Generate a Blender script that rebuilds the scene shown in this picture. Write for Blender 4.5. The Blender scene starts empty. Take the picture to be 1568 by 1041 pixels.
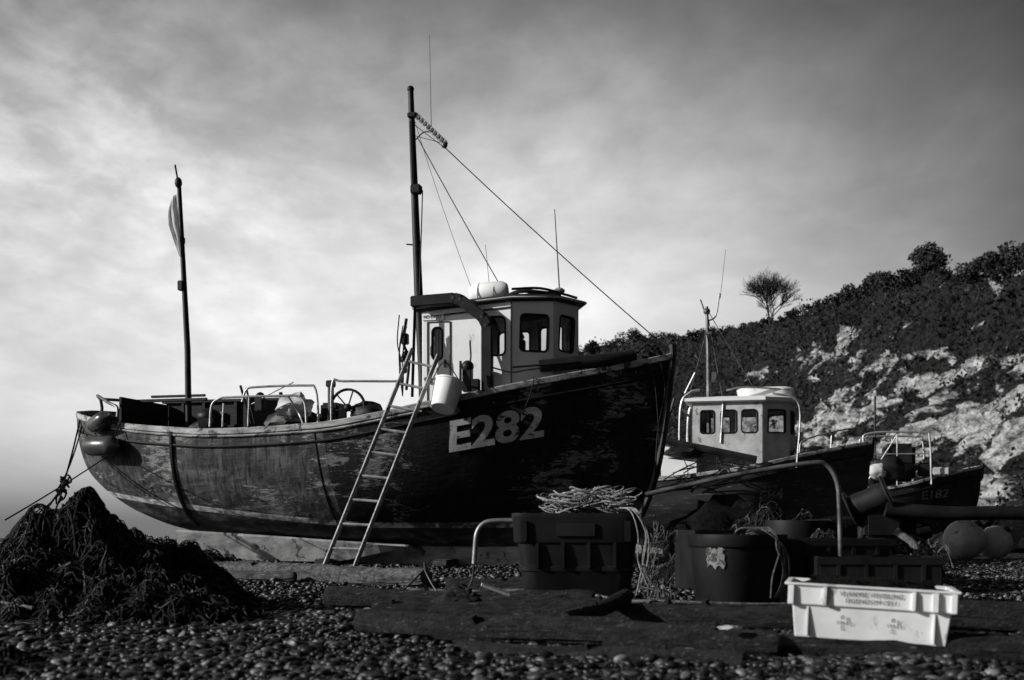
import bpy, bmesh, math, random
import numpy as np
from mathutils import Vector, Matrix, noise, Euler
random.seed(7); rng=np.random.default_rng(7)
scene=bpy.context.scene
R=random.random
def U(a,b): return a+(b-a)*random.random()
# ---------------------------------------------------------------- materials
def nt(name):
    m=bpy.data.materials.new(name); m.use_nodes=True
    n=m.node_tree; b=n.nodes['Principled BSDF']; return m,n,b
def ramp(n,src,stops,interp='LINEAR'):
    r=n.nodes.new('ShaderNodeValToRGB'); r.color_ramp.interpolation=interp
    e=r.color_ramp.elements
    while len(e)<len(stops): e.new(0.5)
    for i,(p,c) in enumerate(stops):
        e[i].position=p; e[i].color=(c,c,c,1)
    n.links.new(src,r.inputs[0]); return r.outputs[0]
def noi(n,scale,detail=6,stretch=(1,1,1),dist=0,rough=.6):
    t=n.nodes.new('ShaderNodeTexCoord'); mp=n.nodes.new('ShaderNodeMapping'); mp.inputs['Scale'].default_value=stretch
    n.links.new(t.outputs['Object'],mp.inputs[0])
    x=n.nodes.new('ShaderNodeTexNoise'); x.inputs['Scale'].default_value=scale; x.inputs['Detail'].default_value=detail
    x.inputs['Distortion'].default_value=dist; x.inputs['Roughness'].default_value=rough
    n.links.new(mp.outputs[0],x.inputs['Vector']); return x.outputs['Fac']
def math_(n,op,a,b=None,c=None,clamp=False):
    m=n.nodes.new('ShaderNodeMath'); m.operation=op; m.use_clamp=clamp
    for i,v in enumerate((a,b,c)):
        if v is None: continue
        if isinstance(v,(int,float)): m.inputs[i].default_value=v
        else: n.links.new(v,m.inputs[i])
    return m.outputs[0]
def mixv(n,f,a,b):
    m=n.nodes.new('ShaderNodeMix'); m.data_type='FLOAT'
    for i,v in ((0,f),(2,a),(3,b)):
        if isinstance(v,(int,float)): m.inputs[i].default_value=v
        else: n.links.new(v,m.inputs[i])
    return m.outputs[0]
def pmat(name,c1,c2,scale=4,rough=.6,bump=.15,stretch=(1,1,1),metal=0,lo=.35,hi=.65,spec=.4,flk=None,bdist=.02):
    m,n,b=nt(name)
    f=noi(n,scale,8,stretch)
    col=ramp(n,f,[(lo,c1),(hi,c2)])
    if flk:
        g=noi(n,flk[0],6,flk[3] if len(flk)>3 else (1,1,1),.3,.7)
        k=ramp(n,g,[(flk[1],0),(flk[1]+.05,1)])
        col=mixv(n,k,col,flk[2])
    n.links.new(col,b.inputs['Base Color'])
    b.inputs['Roughness'].default_value=rough; b.inputs['Metallic'].default_value=metal
    b.inputs['Specular IOR Level'].default_value=spec
    if bump:
        bp=n.nodes.new('ShaderNodeBump'); bp.inputs['Strength'].default_value=bump; bp.inputs['Distance'].default_value=bdist
        h=noi(n,scale*4,8,stretch); n.links.new(h,bp.inputs['Height']); n.links.new(bp.outputs[0],b.inputs['Normal'])
    return m
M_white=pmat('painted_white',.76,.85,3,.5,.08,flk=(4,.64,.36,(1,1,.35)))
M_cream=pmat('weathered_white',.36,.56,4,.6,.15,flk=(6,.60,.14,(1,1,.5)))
M_rail=pmat('worn_rail_paint',.14,.42,5,.6,.3,stretch=(.6,3,3),flk=(7,.54,.03))
M_dark=pmat('black_paint',.006,.016,5,.5,.1,spec=.2)
M_rubber=pmat('dark_rubber',.008,.02,4,.5,.05,spec=.2)
M_wood=pmat('driftwood',.025,.10,5,.85,.6,stretch=(1,4,4),flk=(9,.58,.2,(.5,5,5)),spec=.15)
M_oldwood=pmat('old_timber',.006,.032,7,.8,1,stretch=(1,4,4),flk=(11,.60,.10,(.5,5,5)),bdist=.03,spec=.2)
M_mast=pmat('mast_varnish',.006,.02,6,.5,.1,spec=.2)
M_alu=pmat('galvanised_metal',.18,.36,8,.45,.15,metal=.5)
M_ladder=pmat('weathered_ladder_metal',.17,.38,9,.5,.2,metal=.1,flk=(12,.59,.06))
M_steel=pmat('steel_tube',.05,.16,8,.45,.1,metal=.4)
M_tub=pmat('black_plastic',.006,.015,3,.45,.06,flk=(22,.66,.045),spec=.22)
M_rope=pmat('pale_rope',.14,.36,30,.9,.6)
M_ropedark=pmat('tarred_rope',.008,.038,30,.9,.6,spec=.12)
M_ropemid=pmat('grey_rope',.05,.16,30,.9,.6,spec=.2)
M_net=pmat('dark_netting',.005,.016,18,.9,1,bdist=.06,spec=.08)
M_buoy=pmat('buoy_plastic',.03,.08,3,.28,.05)
M_pbuoy=pmat('pale_buoy',.28,.42,3,.5,.1,flk=(6,.58,.1))
M_box=pmat('white_polythene',.6,.78,4,.5,.08,flk=(7,.60,.4,(1,1,.6)))
M_ink=pmat('stencil_ink',.03,.08,20,.7,0)
M_deck=pmat('deck_boards',.015,.04,5,.8,.2,stretch=(1,1,6),spec=.2)
M_keel=pmat('worn_antifoul',.14,.36,3,.8,.3,stretch=(1,1,2),flk=(5,.56,.05))
M_h2=pmat('blue_hull_paint',.02,.05,3,.5,.1,stretch=(.5,1,3),flk=(6,.60,.15,(.5,1,4)),spec=.2)
M_h3=pmat('dark_hull_paint',.010,.025,3,.5,.1,flk=(8,.62,.12,(.5,1,3)),spec=.2)
M_num=pmat('number_paint',.40,.54,5,.6,.05,flk=(7,.56,.03,(1,1,1.8)))
M_num2=pmat('faded_number_paint',.10,.2,5,.6,.05,flk=(7,.54,.03,(1,1,1.8)))
def flagmat():
    m=bpy.data.materials.new('flag_cloth'); m.use_nodes=True; n=m.node_tree; n.nodes.clear()
    o=n.nodes.new('ShaderNodeOutputMaterial'); a=n.nodes.new('ShaderNodeBsdfDiffuse'); b=n.nodes.new('ShaderNodeBsdfTranslucent'); x=n.nodes.new('ShaderNodeMixShader'); x.inputs[0].default_value=.5
    c=ramp(n,noi(n,6,5,(1,1,.4)),[(.4,.45),(.6,.75)])
    n.links.new(c,a.inputs[0]); n.links.new(c,b.inputs[0]); n.links.new(a.outputs[0],x.inputs[1]); n.links.new(b.outputs[0],x.inputs[2]); n.links.new(x.outputs[0],o.inputs[0]); return m
M_flag=flagmat()
def glassmat():
    m=bpy.data.materials.new('window_glass'); m.use_nodes=True; n=m.node_tree; n.nodes.clear()
    o=n.nodes.new('ShaderNodeOutputMaterial'); t=n.nodes.new('ShaderNodeBsdfTransparent'); t.inputs[0].default_value=(.8,.8,.8,1)
    g=n.nodes.new('ShaderNodeBsdfGlossy'); g.inputs['Roughness'].default_value=.06; g.inputs[0].default_value=(.7,.7,.7,1)
    x=n.nodes.new('ShaderNodeMixShader'); f=n.nodes.new('ShaderNodeFresnel'); f.inputs[0].default_value=1.5
    n.links.new(f.outputs[0],x.inputs[0]); n.links.new(t.outputs[0],x.inputs[1]); n.links.new(g.outputs[0],x.inputs[2]); n.links.new(x.outputs[0],o.inputs[0]); return m
M_glass=glassmat()
def hullmat():
    m,n,b=nt('hull_paint_weathered')
    t=n.nodes.new('ShaderNodeTexCoord'); s=n.nodes.new('ShaderNodeSeparateXYZ'); n.links.new(t.outputs['Object'],s.inputs[0])
    X,Z=s.outputs[0],s.outputs[2]
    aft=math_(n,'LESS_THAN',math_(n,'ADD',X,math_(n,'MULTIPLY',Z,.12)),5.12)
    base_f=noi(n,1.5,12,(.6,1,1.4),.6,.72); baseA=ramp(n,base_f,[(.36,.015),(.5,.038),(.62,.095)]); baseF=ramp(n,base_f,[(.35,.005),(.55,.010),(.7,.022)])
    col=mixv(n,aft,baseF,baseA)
    v=noi(n,6,7,(1.5,1,.13),.5,.72); vk=ramp(n,v,[(.47,0),(.64,.7)])
    col=mixv(n,vk,col,mixv(n,aft,.018,.13))
    v2=noi(n,11,6,(1.5,1,.12),.5,.65); vk2=ramp(n,v2,[(.5,0),(.62,.75)]); col=mixv(n,vk2,col,.010)
    pz=math_(n,'FRACT',math_(n,'MULTIPLY',math_(n,'SUBTRACT',Z,math_(n,'MULTIPLY',math_(n,'POWER',math_(n,'ABSOLUTE',math_(n,'SUBTRACT',X,3.8)),2),.022)),7))
    seam=math_(n,'LESS_THAN',pz,.045)
    seam=math_(n,'MULTIPLY',seam,ramp(n,noi(n,1.7,4),[(.4,0),(.6,1)]))
    col=mixv(n,math_(n,'MULTIPLY',seam,.6),col,.008)
    patch=noi(n,.8,4); pp=math_(n,'MULTIPLY',math_(n,'SUBTRACT',patch,.5),.9)
    c1=noi(n,4.5,14,(.7,1,2.6),.8,.8)
    ck=ramp(n,math_(n,'ADD',c1,pp),[(.575,0),(.595,1)])
    col=mixv(n,math_(n,'MULTIPLY',ck,mixv(n,aft,.5,.75)),col,.25)
    c2=noi(n,17,9,(.45,1,1.9),.5,.75)
    ck2=ramp(n,math_(n,'ADD',c2,math_(n,'MULTIPLY',pp,.6)),[(.62,0),(.65,1)])
    col=mixv(n,math_(n,'MULTIPLY',ck2,mixv(n,aft,.55,.85)),col,.38)
    r=math_(n,'POWER',math_(n,'MAXIMUM',math_(n,'DIVIDE',math_(n,'SUBTRACT',5.5,X),5.5),0.0),1.3)
    wl=math_(n,'ADD',math_(n,'MULTIPLY',r,.6),.62)
    d=math_(n,'SUBTRACT',Z,wl)
    below=math_(n,'LESS_THAN',d,0.0)
    bc=ramp(n,noi(n,3,10,(1,1,2),.4,.7),[(.35,.015),(.5,.045),(.66,.14)])
    col=mixv(n,below,col,bc)
    band=math_(n,'MULTIPLY',math_(n,'GREATER_THAN',d,-.045),math_(n,'LESS_THAN',d,.035))
    wn=ramp(n,noi(n,7,8,(1,1,2)),[(.4,.6),(.62,.2)])
    band=math_(n,'MULTIPLY',band,ramp(n,math_(n,'ADD',noi(n,2.5,8,(1,1,1),.3,.7),math_(n,'MULTIPLY',X,.018)),[(.58,1),(.64,.15)]))
    col=mixv(n,band,col,wn)
    n.links.new(col,b.inputs['Base Color'])
    b.inputs['Roughness'].default_value=.65; b.inputs['Specular IOR Level'].default_value=.12
    bp=n.nodes.new('ShaderNodeBump'); bp.inputs['Strength'].default_value=.5; bp.inputs['Distance'].default_value=.025
    hh=math_(n,'SUBTRACT',noi(n,9,8,(.7,1,2)),math_(n,'MULTIPLY',seam,.5))
    n.links.new(hh,bp.inputs['Height']); n.links.new(bp.outputs[0],b.inputs['Normal'])
    return m
M_hull=hullmat()
# ---------------------------------------------------------------- geometry helpers
def empty(name,loc=(0,0,0),rz=0,rx=0,ry=0):
    e=bpy.data.objects.new(name,None); e.location=loc; e.rotation_euler=(rx,ry,rz); e.empty_display_size=.2
    scene.collection.objects.link(e); return e
def cat(pts,n=6):
    P=[Vector(p) for p in pts]
    if len(P)<3: return P
    out=[]
    for i in range(len(P)-1):
        a=P[i-1] if i>0 else P[0]*2-P[1]; b=P[i]; c=P[i+1]; d=P[i+2] if i+2<len(P) else P[-1]*2-P[-2]
        for k in range(n):
            t=k/n; out.append(.5*((2*b)+(c-a)*t+(2*a-5*b+4*c-d)*t*t+(3*b-a-3*c+d)*t**3))
    out.append(P[-1]); return out
class G:
    def __init__(s): s.v=[]; s.f=[]
    def add(s,vs,fs):
        o=len(s.v); s.v+= [tuple(v) for v in vs]; s.f+=[tuple(i+o for i in f) for f in fs]; return s
    def tube(s,pts,r,n=8,cap=True,jit=0):
        P=[Vector(p) for p in pts]; m=len(P)
        if m<2: return s
        rr=r if isinstance(r,(list,tuple)) else [r]*m
        if len(rr)==2 and m!=2: rr=[rr[0]+(rr[1]-rr[0])*i/(m-1) for i in range(m)]
        vs=[];fs=[]
        t0=(P[1]-P[0]).normalized(); up=Vector((0,0,1)) if abs(t0.z)<.9 else Vector((1,0,0))
        nx=t0.cross(up).normalized()
        for i in range(m):
            t=(P[min(i+1,m-1)]-P[max(i-1,0)])
            if t.length<1e-9: t=t0
            t=t.normalized(); nx=(nx-t*nx.dot(t)); 
            if nx.length<1e-6: nx=t.orthogonal()
            nx.normalize(); ny=t.cross(nx)
            for k in range(n):
                a=2*math.pi*k/n; q=rr[i]
                w_=nx*math.cos(a)+ny*math.sin(a)
                if jit:
                    pp=P[i]+w_*q; al=t*(P[i].dot(t))
                    cs=w_*2.0+al*1.2
                    q=q*(1+jit*(noise.noise(cs)*1.4+noise.noise(w_*6+al*2)*1.1+noise.noise(w_*12+al*5)*.6+noise.noise(pp*20)*.4))
                vs.append(P[i]+w_*q)
        for i in range(m-1):
            for k in range(n):
                fs.append((i*n+k,i*n+(k+1)%n,(i+1)*n+(k+1)%n,(i+1)*n+k))
        if cap: fs.append(tuple(range(n))[::-1]); fs.append(tuple((m-1)*n+k for k in range(n)))
        return s.add(vs,fs)
    def box(s,c,size,rot=None,bev=0):
        x,y,z=[q/2 for q in size]; M=rot.to_matrix() if rot else Matrix.Identity(3)
        bm=bmesh.new(); bmesh.ops.create_cube(bm,size=1)
        for v in bm.verts: v.co=Vector((v.co.x*size[0],v.co.y*size[1],v.co.z*size[2]))
        bb=bev if bev else min(size)*.12
        bmesh.ops.bevel(bm,geom=bm.edges[:],offset=bb,segments=2,affect='EDGES')
        bm.verts.index_update()
        s.add([Vector(c)+M@v.co for v in bm.verts],[[v.index for v in f.verts] for f in bm.faces]); bm.free(); return s
    def beam(s,a,b,w,h):
        a=Vector(a);b=Vector(b); d=b-a; q=d.to_track_quat('X','Z').to_euler()
        return s.box((a+b)/2,(d.length,w,h),q)
    def lathe(s,c,prof,n=24,rot=None,ex=2,sx=1,sy=1):
        M=rot.to_matrix() if rot else Matrix.Identity(3); vs=[];fs=[]
        for (r,z) in prof:
            for k in range(n):
                a=2*math.pi*k/n; ca,sa=math.cos(a),math.sin(a)
                x=math.copysign(abs(ca)**(2/ex),ca)*r*sx; y=math.copysign(abs(sa)**(2/ex),sa)*r*sy
                vs.append(Vector(c)+M@Vector((x,y,z)))
        m=len(prof)
        for i in range(m-1):
            for k in range(n): fs.append((i*n+k,i*n+(k+1)%n,(i+1)*n+(k+1)%n,(i+1)*n+k))
        fs.append(tuple(range(n))[::-1]); fs.append(tuple((m-1)*n+k for k in range(n)))
        return s.add(vs,fs)
    def ball(s,c,r,n=20,rot=None):
        r=r if isinstance(r,(tuple,list)) else (r,r,r)
        pr=[(math.sin(math.pi*i/14)*1+1e-4,-math.cos(math.pi*i/14)*r[2]) for i in range(15)]
        return s.lathe(c,pr,n,rot,2,r[0],r[1])
    def lump(s,c,r,amp=.3,fr=2,sub=4):
        bm=bmesh.new(); bmesh.ops.create_icosphere(bm,subdivisions=sub,radius=1); o=Vector(c)
        for v in bm.verts:
            d=noise.noise(v.co*fr+o)*amp+noise.noise(v.co*fr*3+o)*amp*.4; q=v.co*(1+d); v.co=Vector((c[0]+q.x*r[0],c[1]+q.y*r[1],c[2]+q.z*r[2]))
        bm.verts.index_update(); s.add([v.co for v in bm.verts],[[v.index for v in f.verts] for f in bm.faces]); bm.free(); return s
    def make(s,name,mat,parent=None,smooth=True,auto=True):
        me=bpy.data.meshes.new(name); me.from_pydata(s.v,[],s.f); me.update()
        o=bpy.data.objects.new(name,me); scene.collection.objects.link(o)
        me.materials.append(mat)
        if smooth:
            me.polygons.foreach_set('use_smooth',[True]*len(me.polygons))
            if auto:
                bm=bmesh.new(); bm.from_mesh(me)
                for e in bm.edges:
                    if len(e.link_faces)==2 and e.calc_face_angle(0)>math.radians(38): e.smooth=False
                bm.to_mesh(me); bm.free()
        if parent: o.parent=parent
        return o
def panel(name,o,ux,outer,holes,mat,parent,th=.04,glass=True,frame=M_dark,uz=Vector((0,0,1)),fr=.016):
    o=Vector(o);ux=Vector(ux).normalized(); P=lambda q:o+ux*q[0]+uz*q[1]
    bm=bmesh.new(); es=[]
    for loop in [outer]+holes:
        vs=[bm.verts.new(P(q)) for q in loop]
        es+=[bm.edges.new((vs[i],vs[(i+1)%len(vs)])) for i in range(len(vs))]
    bmesh.ops.triangle_fill(bm,use_beauty=True,edges=es)
    bmesh.ops.recalc_face_normals(bm,faces=bm.faces)
    me=bpy.data.meshes.new(name); bm.to_mesh(me); bm.free(); me.materials.append(mat)
    ob=bpy.data.objects.new(name,me); scene.collection.objects.link(ob); ob.parent=parent
    sd=ob.modifiers.new('s','SOLIDIFY'); sd.thickness=th; sd.offset=0
    for i,h in enumerate(holes):
        pts=[P(q) for q in h]; nrm=ux.cross(uz)
        g3=G(); g3.tube([p+nrm*th*.5 for p in pts+[pts[0],pts[1]]],fr,6,False); g3.tube([p-nrm*th*.5 for p in pts+[pts[0],pts[1]]],fr,6,False)
        g3.make(name+'_frame_%d'%i,frame,parent)
        if glass:
            gg=G(); gg.add(pts,[tuple(range(len(pts)))]); gg.make(name+'_glass_%d'%i,M_glass,parent,False)
    return ob
def rrect(x0,x1,z0,z1,r=.06,n=5,sl=0):
    out=[]
    for cx,cz,a0 in ((x1-r,z1-r,0),(x0+r,z1-r,90),(x0+r,z0+r,180),(x1-r,z0+r,270)):
        for k in range(n):
            a=math.radians(a0+90*k/(n-1)); z=cz+r*math.sin(a); out.append((cx+r*math.cos(a)+sl*(z-z0),z))
    return out
def pchip(xs,ys):
    xs=np.array(xs,float);ys=np.array(ys,float);h=np.diff(xs);d=np.diff(ys)/h
    m=np.zeros(len(xs)); 
    for i in range(1,len(xs)-1):
        if d[i-1]*d[i]>0:
            w1=2*h[i]+h[i-1];w2=h[i]+2*h[i-1]; m[i]=(w1+w2)/(w1/d[i-1]+w2/d[i])
    m[0]=d[0];m[-1]=d[-1]
    def f(x):
        x=min(max(x,xs[0]),xs[-1]); i=min(int(np.searchsorted(xs,x,side='right'))-1,len(h)-1); i=max(i,0)
        t=(x-xs[i])/h[i]
        return float((2*t**3-3*t*t+1)*ys[i]+(t**3-2*t*t+t)*h[i]*m[i]+(-2*t**3+3*t*t)*ys[i+1]+(t**3-t*t)*h[i]*m[i+1])
    return f
def textverts(body,cuts=2,offset=0.0):
    c=bpy.data.curves.new('t','FONT'); c.body=body; c.offset=offset; c.resolution_u=8
    o=bpy.data.objects.new('t',c); scene.collection.objects.link(o)
    dg=bpy.context.evaluated_depsgraph_get(); me=bpy.data.meshes.new_from_object(o.evaluated_get(dg))
    bpy.data.objects.remove(o)
    bm=bmesh.new(); bm.from_mesh(me); bmesh.ops.remove_doubles(bm,verts=bm.verts,dist=1e-5); bmesh.ops.triangulate(bm,faces=bm.faces)
    if cuts: bmesh.ops.subdivide_edges(bm,edges=bm.edges,cuts=cuts)
    bm.verts.index_update(); vs=np.array([v.co[:] for v in bm.verts]); fs=[[v.index for v in f.verts] for f in bm.faces]; bm.free()
    mn=vs.min(0);mx=vs.max(0); vs[:,0]=(vs[:,0]-mn[0])/(mx[0]-mn[0]); vs[:,1]=(vs[:,1]-mn[1])/(mx[1]-mn[1])
    return vs,fs
def flat_text(body,o,ux,uz,w,h,name,mat,parent,off=.003,bold=0.02):
    vs,fs=textverts(body,0,bold); o=Vector(o);ux=Vector(ux).normalized();uz=Vector(uz).normalized(); nr=ux.cross(uz)
    g=G(); g.add([o+ux*(v[0]*w)+uz*(v[1]*h)+nr*off for v in vs],fs); return g.make(name,mat,parent,False)
# ---------------------------------------------------------------- hull
class Hull:
    def __init__(s,L,w,zg,zb,q,p,heel):
        s.L=L;s.w=pchip(*w);s.zg=pchip(*zg);s.zb=pchip(*zb);s.q=pchip(*q);s.p=pchip(*p);s.heel=heel
    def pt(s,u,v,side=-1,out=0):
        y=s.w(u)*(max(0,1-(1-v)**s.q(u)))**s.p(u)
        y=y+out
        z=s.zb(u)+(s.zg(u)-s.zb(u))*v
        return Vector((u,side*y,z+s.heel*side*y))
    def at(s,u,z,side=-1,out=0):
        v=.5
        for _ in range(12):
            q=s.pt(u,v,side); v+= (z-q.z)/(s.zg(u)-s.zb(u)); v=min(max(v,0),1)
        return s.pt(u,v,side,out)
    def build(s,parent,mat,railmat,deckmat,drop=.5,inmat=None,railw=.11,railh=.075,keelmat=None,keel=(2,9)):
        us=sorted(set([0.0]+[s.L*(.5-.5*math.cos(math.pi*i/90)) for i in range(91)])); NV=30
        vsn=[ (j/NV)**1.4 for j in range(NV+1)]
        for side,nm in ((-1,'hull_starboard'),(1,'hull_port')):
            g=G(); vs=[]; 
            for u in us:
                for v in vsn:
                    p=s.pt(u,v,side); dd=.006*noise.noise(p*2.2)+.003*noise.noise(Vector((p.x*1.2,0,p.z*9))); vs.append((p.x,p.y+side*dd*min(1,s.w(u)*3),p.z))
            fs=[]
            m=NV+1
            for i in range(len(us)-1):
                for j in range(NV):
                    f=(i*m+j,(i+1)*m+j,(i+1)*m+j+1,i*m+j+1); fs.append(f if side<0 else f[::-1])
            g.add(vs,fs); g.make(nm,mat,parent,True,False)
            gi=G(); vs=[];fs=[]
            for u in us:
                top=s.pt(u,1,side); y=max(abs(top.y)-.07,0)
                for k in range(5):
                    z=s.zg(u)-drop*k/4; yy=max(y-.04*k*(y>0.1),0); vs.append((u,side*yy,z+s.heel*side*yy))
            for i in range(len(us)-1):
                for k in range(4): fs.append((i*5+k,i*5+k+1,(i+1)*5+k+1,(i+1)*5+k))
            gi.add(vs,fs); gi.make('bulwark_inner',inmat or mat,parent,True,False)
            gr=G(); vs=[];fs=[]
            for u in us:
                t=s.pt(u,1,side); 
                yo=abs(t.y)+.03+.006*noise.noise(Vector((u*3,side,0))); yi=max(abs(t.y)-railw+.03,0); dz0=.008*noise.noise(Vector((u*2.3,side,5)))
                for (yy,dz) in ((yo-.012,.0+railh),(yo,railh-.015),(yo,-.01),(yo-.012,-.02),(yi,-.02),(yi,railh)):
                    vs.append((u,side*yy,t.z+dz+dz0))
            for i in range(len(us)-1):
                for k in range(6): fs.append((i*6+k,i*6+(k+1)%6,(i+1)*6+(k+1)%6,(i+1)*6+k))
            gr.add(vs,fs); gr.make('gunwale_rail',railmat,parent,True)
            gs=G(); gs.tube([s.at(u,s.pt(u,1,side).z-.2,side,.01) for u in us if .3<u<s.L-.1],.022,6); gs.make('rubbing_strake',M_dark,parent)
        gd=G(); vs=[];fs=[]
        for u in us:
            for side in (-1,1):
                y=max(s.w(u)-.2,0); vs.append((u,side*y,s.zg(u)-drop+s.heel*side*y))
        for i in range(len(us)-1): fs.append((2*i,2*i+1,2*i+3,2*i+2))
        gd.add(vs,fs); gd.make('deck',deckmat,parent,False)
        if keelmat:
            gk=G(); vs=[];fs=[]; n=30
            for i in range(n+1):
                u=keel[0]+(keel[1]-keel[0])*i/n; zt=s.zb(u)+.06
                zbm=-.03 if i>1 else zt-.1
                for (y,z) in ((-.07,zt),(-.07,zbm),(.07,zbm),(.07,zt)): vs.append((u,y,z))
            for i in range(n):
                for k in range(4): fs.append((i*4+k,i*4+(k+1)%4,(i+1)*4+(k+1)%4,(i+1)*4+k))
            gk.add(vs,fs); gk.make('keel',keelmat,parent,False)
    def text(s,body,u0,u1,z0,z1,h,name,mat,parent,bold=.02):
        vs,fs=textverts(body,2,bold); g=G(); out=[]
        for v in vs:
            u=u0+(u1-u0)*v[0]+.06*h*v[1]; z=z0+(z1-z0)*v[0]+h*v[1]
            out.append(s.at(u,z,-1,.016))
        g.add(out,fs); return g.make(name,mat,parent,True,False)
# ================================================================= MAIN BOAT
boat=empty('fishing_boat',(-7.13,19.2,0),math.radians(-14.2))
H=Hull(9.78,
 ([0,.12,.4,1,2,3.5,5,6,7,8,9,9.78],[0,.5,.82,1.1,1.3,1.45,1.46,1.38,1.18,.84,.4,.03]),
 ([0,1,1.9,3.2,4.7,6.3,7.8,9.1,9.78],[2.46,2.3,2.19,2.12,2.17,2.42,2.71,2.94,3.08]),
 ([0,.3,.6,1.1,2,3.5,5.5,8,8.8,9.2,9.45,9.62,9.78],[1.55,1.28,1.06,.79,.52,.40,.30,.26,.34,.62,1.1,1.8,3.0]),
 ([0,2,5,7,8.5,9.78],[2.0,2.3,2.6,2.1,1.5,1.3]),
 ([0,2,5,7,8.5,9.78],[.6,.6,.55,.7,.9,1.0]),.09)
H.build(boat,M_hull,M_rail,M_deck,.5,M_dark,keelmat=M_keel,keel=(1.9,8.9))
H.text('E282',6.72,8.02,1.66,1.90,.46,'registration_number',M_num,boat,.03)
g=G(); g.tube(cat([(9.80,0,3.28),(9.79,0,3.0),(9.64,0,1.8),(9.47,0,1.1),(9.22,0,.6),(8.8,0,.28),(8.2,0,.1)],5),.055,8); g.make('stem_post',M_dark,boat)
g=G(); g.tube([H.pt(2.35,v,-1,.012) for v in [i/20 for i in range(2,21)]],.035,6); g.make('chafing_strap',M_dark,boat)
g=G(); g.tube([H.at(4.98-.12*z,z,-1,.004) for z in [.5+i*.1 for i in range(16)]],.010,6); g.make('plank_joint',M_dark,boat)
g=G(); g.tube([H.pt(u,.975,-1,.02) for u in [1.2+i*.12 for i in range(44)]],.018,6); g.make('pale_moulding',M_rail,boat)
g=G(); vs=[];fs=[]
for i in range(17):
    t=i/16; u=2.0+t*3.9; zt_=.54-.22*t; zb_=.05+.0*t if t<.7 else .05+(t-.7)/.3*.24
    for (y,z) in ((-.60,zt_),(-.64,zt_-.03),(-.52,zb_),(-.44,zb_)): vs.append((u,y,z))
for i in range(16):
    for k in range(4): fs.append((i*4+k,i*4+(k+1)%4,(i+1)*4+(k+1)%4,(i+1)*4+k))
fs+=[(0,1,2,3),(67,66,65,64)]
g.add(vs,fs); g.make('bilge_board',M_keel,boat,False)
# masts
g=G(); g.tube([(1.87,0,1.7),(1.84,0,3.5),(1.68,0,6.29)],[.055,.05,.035],10); g.tube([(1.68,0,6.2),(1.61,0,6.56)],.015,6)
g.ball((1.69,-.03,6.25),(.06,.06,.09)); g.box((1.74,-.03,4.55),(.09,.1,.16)); g.box((1.75,.02,5.3),(.05,.05,.1)); g.make('mizzen_mast',M_mast,boat)
g=G(); vs=[];fs=[]
for i in range(19):
    t=i/18; z=6.08-t*1.05; wdt=.17*math.sin(min(1,t*2.2+.35)*math.pi/2)*(1-max(0,t-.45)*1.5)
    for k in range(9):
        q=k/8; vs.append((1.66+.09*t-wdt*q,-.045+.02*math.sin(q*9+t*3),z-.10*q*(1-t)+.0*k))
for i in range(18):
    for k in range(8): fs.append((i*9+k,i*9+k+1,i*9+10+k,i*9+9+k))
g.add(vs,fs); g.make('flag',M_flag,boat)
g=G(); g.tube([(5.95,0,1.9),(5.92,0,3.0),(5.85,0,4.2),(5.72,0,7.42)],[.075,.075,.07,.045],12)
g.box((5.76,-.05,7.0),(.13,.1,.07)); g.box((5.84,-.08,5.83),(.16,.14,.14)); g.ball((5.9,-.1,5.8),.05); g.tube([(5.66,-.03,5.0),(5.9,-.03,4.97)],.012,6); g.ball((5.72,0,7.43),.055)
g.tube([(5.74,-.08,6.9),(5.78,-.08,5.9)],.012,5); g.tube([(5.95,-.1,5.8),(5.9,-.1,4.2)],.01,5)
g.make('main_mast',M_mast,boat)
a=Vector((5.80,-.05,6.98)); b=Vector((6.32,-.15,6.46)); g=G()
g.beam(a,b,.035,.03); g.beam(a+Vector((.03,0,.05)),b+Vector((.03,0,.05)),.03,.03)
for i in range(10):
    p=a.lerp(b,i/9); g.box(p+Vector((.015,0,.025)),(.05,.05,.07),Euler((0,math.radians(45),0)))
g.tube(cat([(5.8,-.05,6.6),(5.95,-.05,6.72),(6.1,-.08,6.7)],4),.012,5); g.ball(b,.05); g.make('gaff_spar',M_steel,boat)
g=G()
def line(p,q,r,sag=0,n=10):
    p=Vector(p);q=Vector(q); pts=[p.lerp(q,i/n)-Vector((0,0,sag*4*(i/n)*(1-i/n))) for i in range(n+1)]; g.tube(pts,r,5)
line((6.32,-.15,6.43),(9.7,0,3.25),.0085,.04); line((5.85,-.05,6.65),(7.35,-.3,4.05),.008,.02); line((5.78,0,6.95),(6.98,-.3,3.75),.004,.1)
line((5.74,0,6.9),(6.3,0,6.45),.006); line((5.78,0,6.7),(6.3,-.1,6.5),.005)
line((9.3,0,3.45),(9.75,0,3.2),.018); line((7.3,-.3,4.15),(7.4,-.3,4.0),.02)
g.make('rigging',M_dark,boat)
g=G(); g.tube([(6.06,0,6.75),(6.03,.0,8.25)],[.006,.004],5); g.tube([(8.1,0,4.1),(8.02,0,5.4)],[.012,.007],5); g.tube([(6.95,.3,4.0),(6.85,.3,5.0)],[.006,.004],5); g.make('whip_antennas',M_steel,boat)
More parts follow.
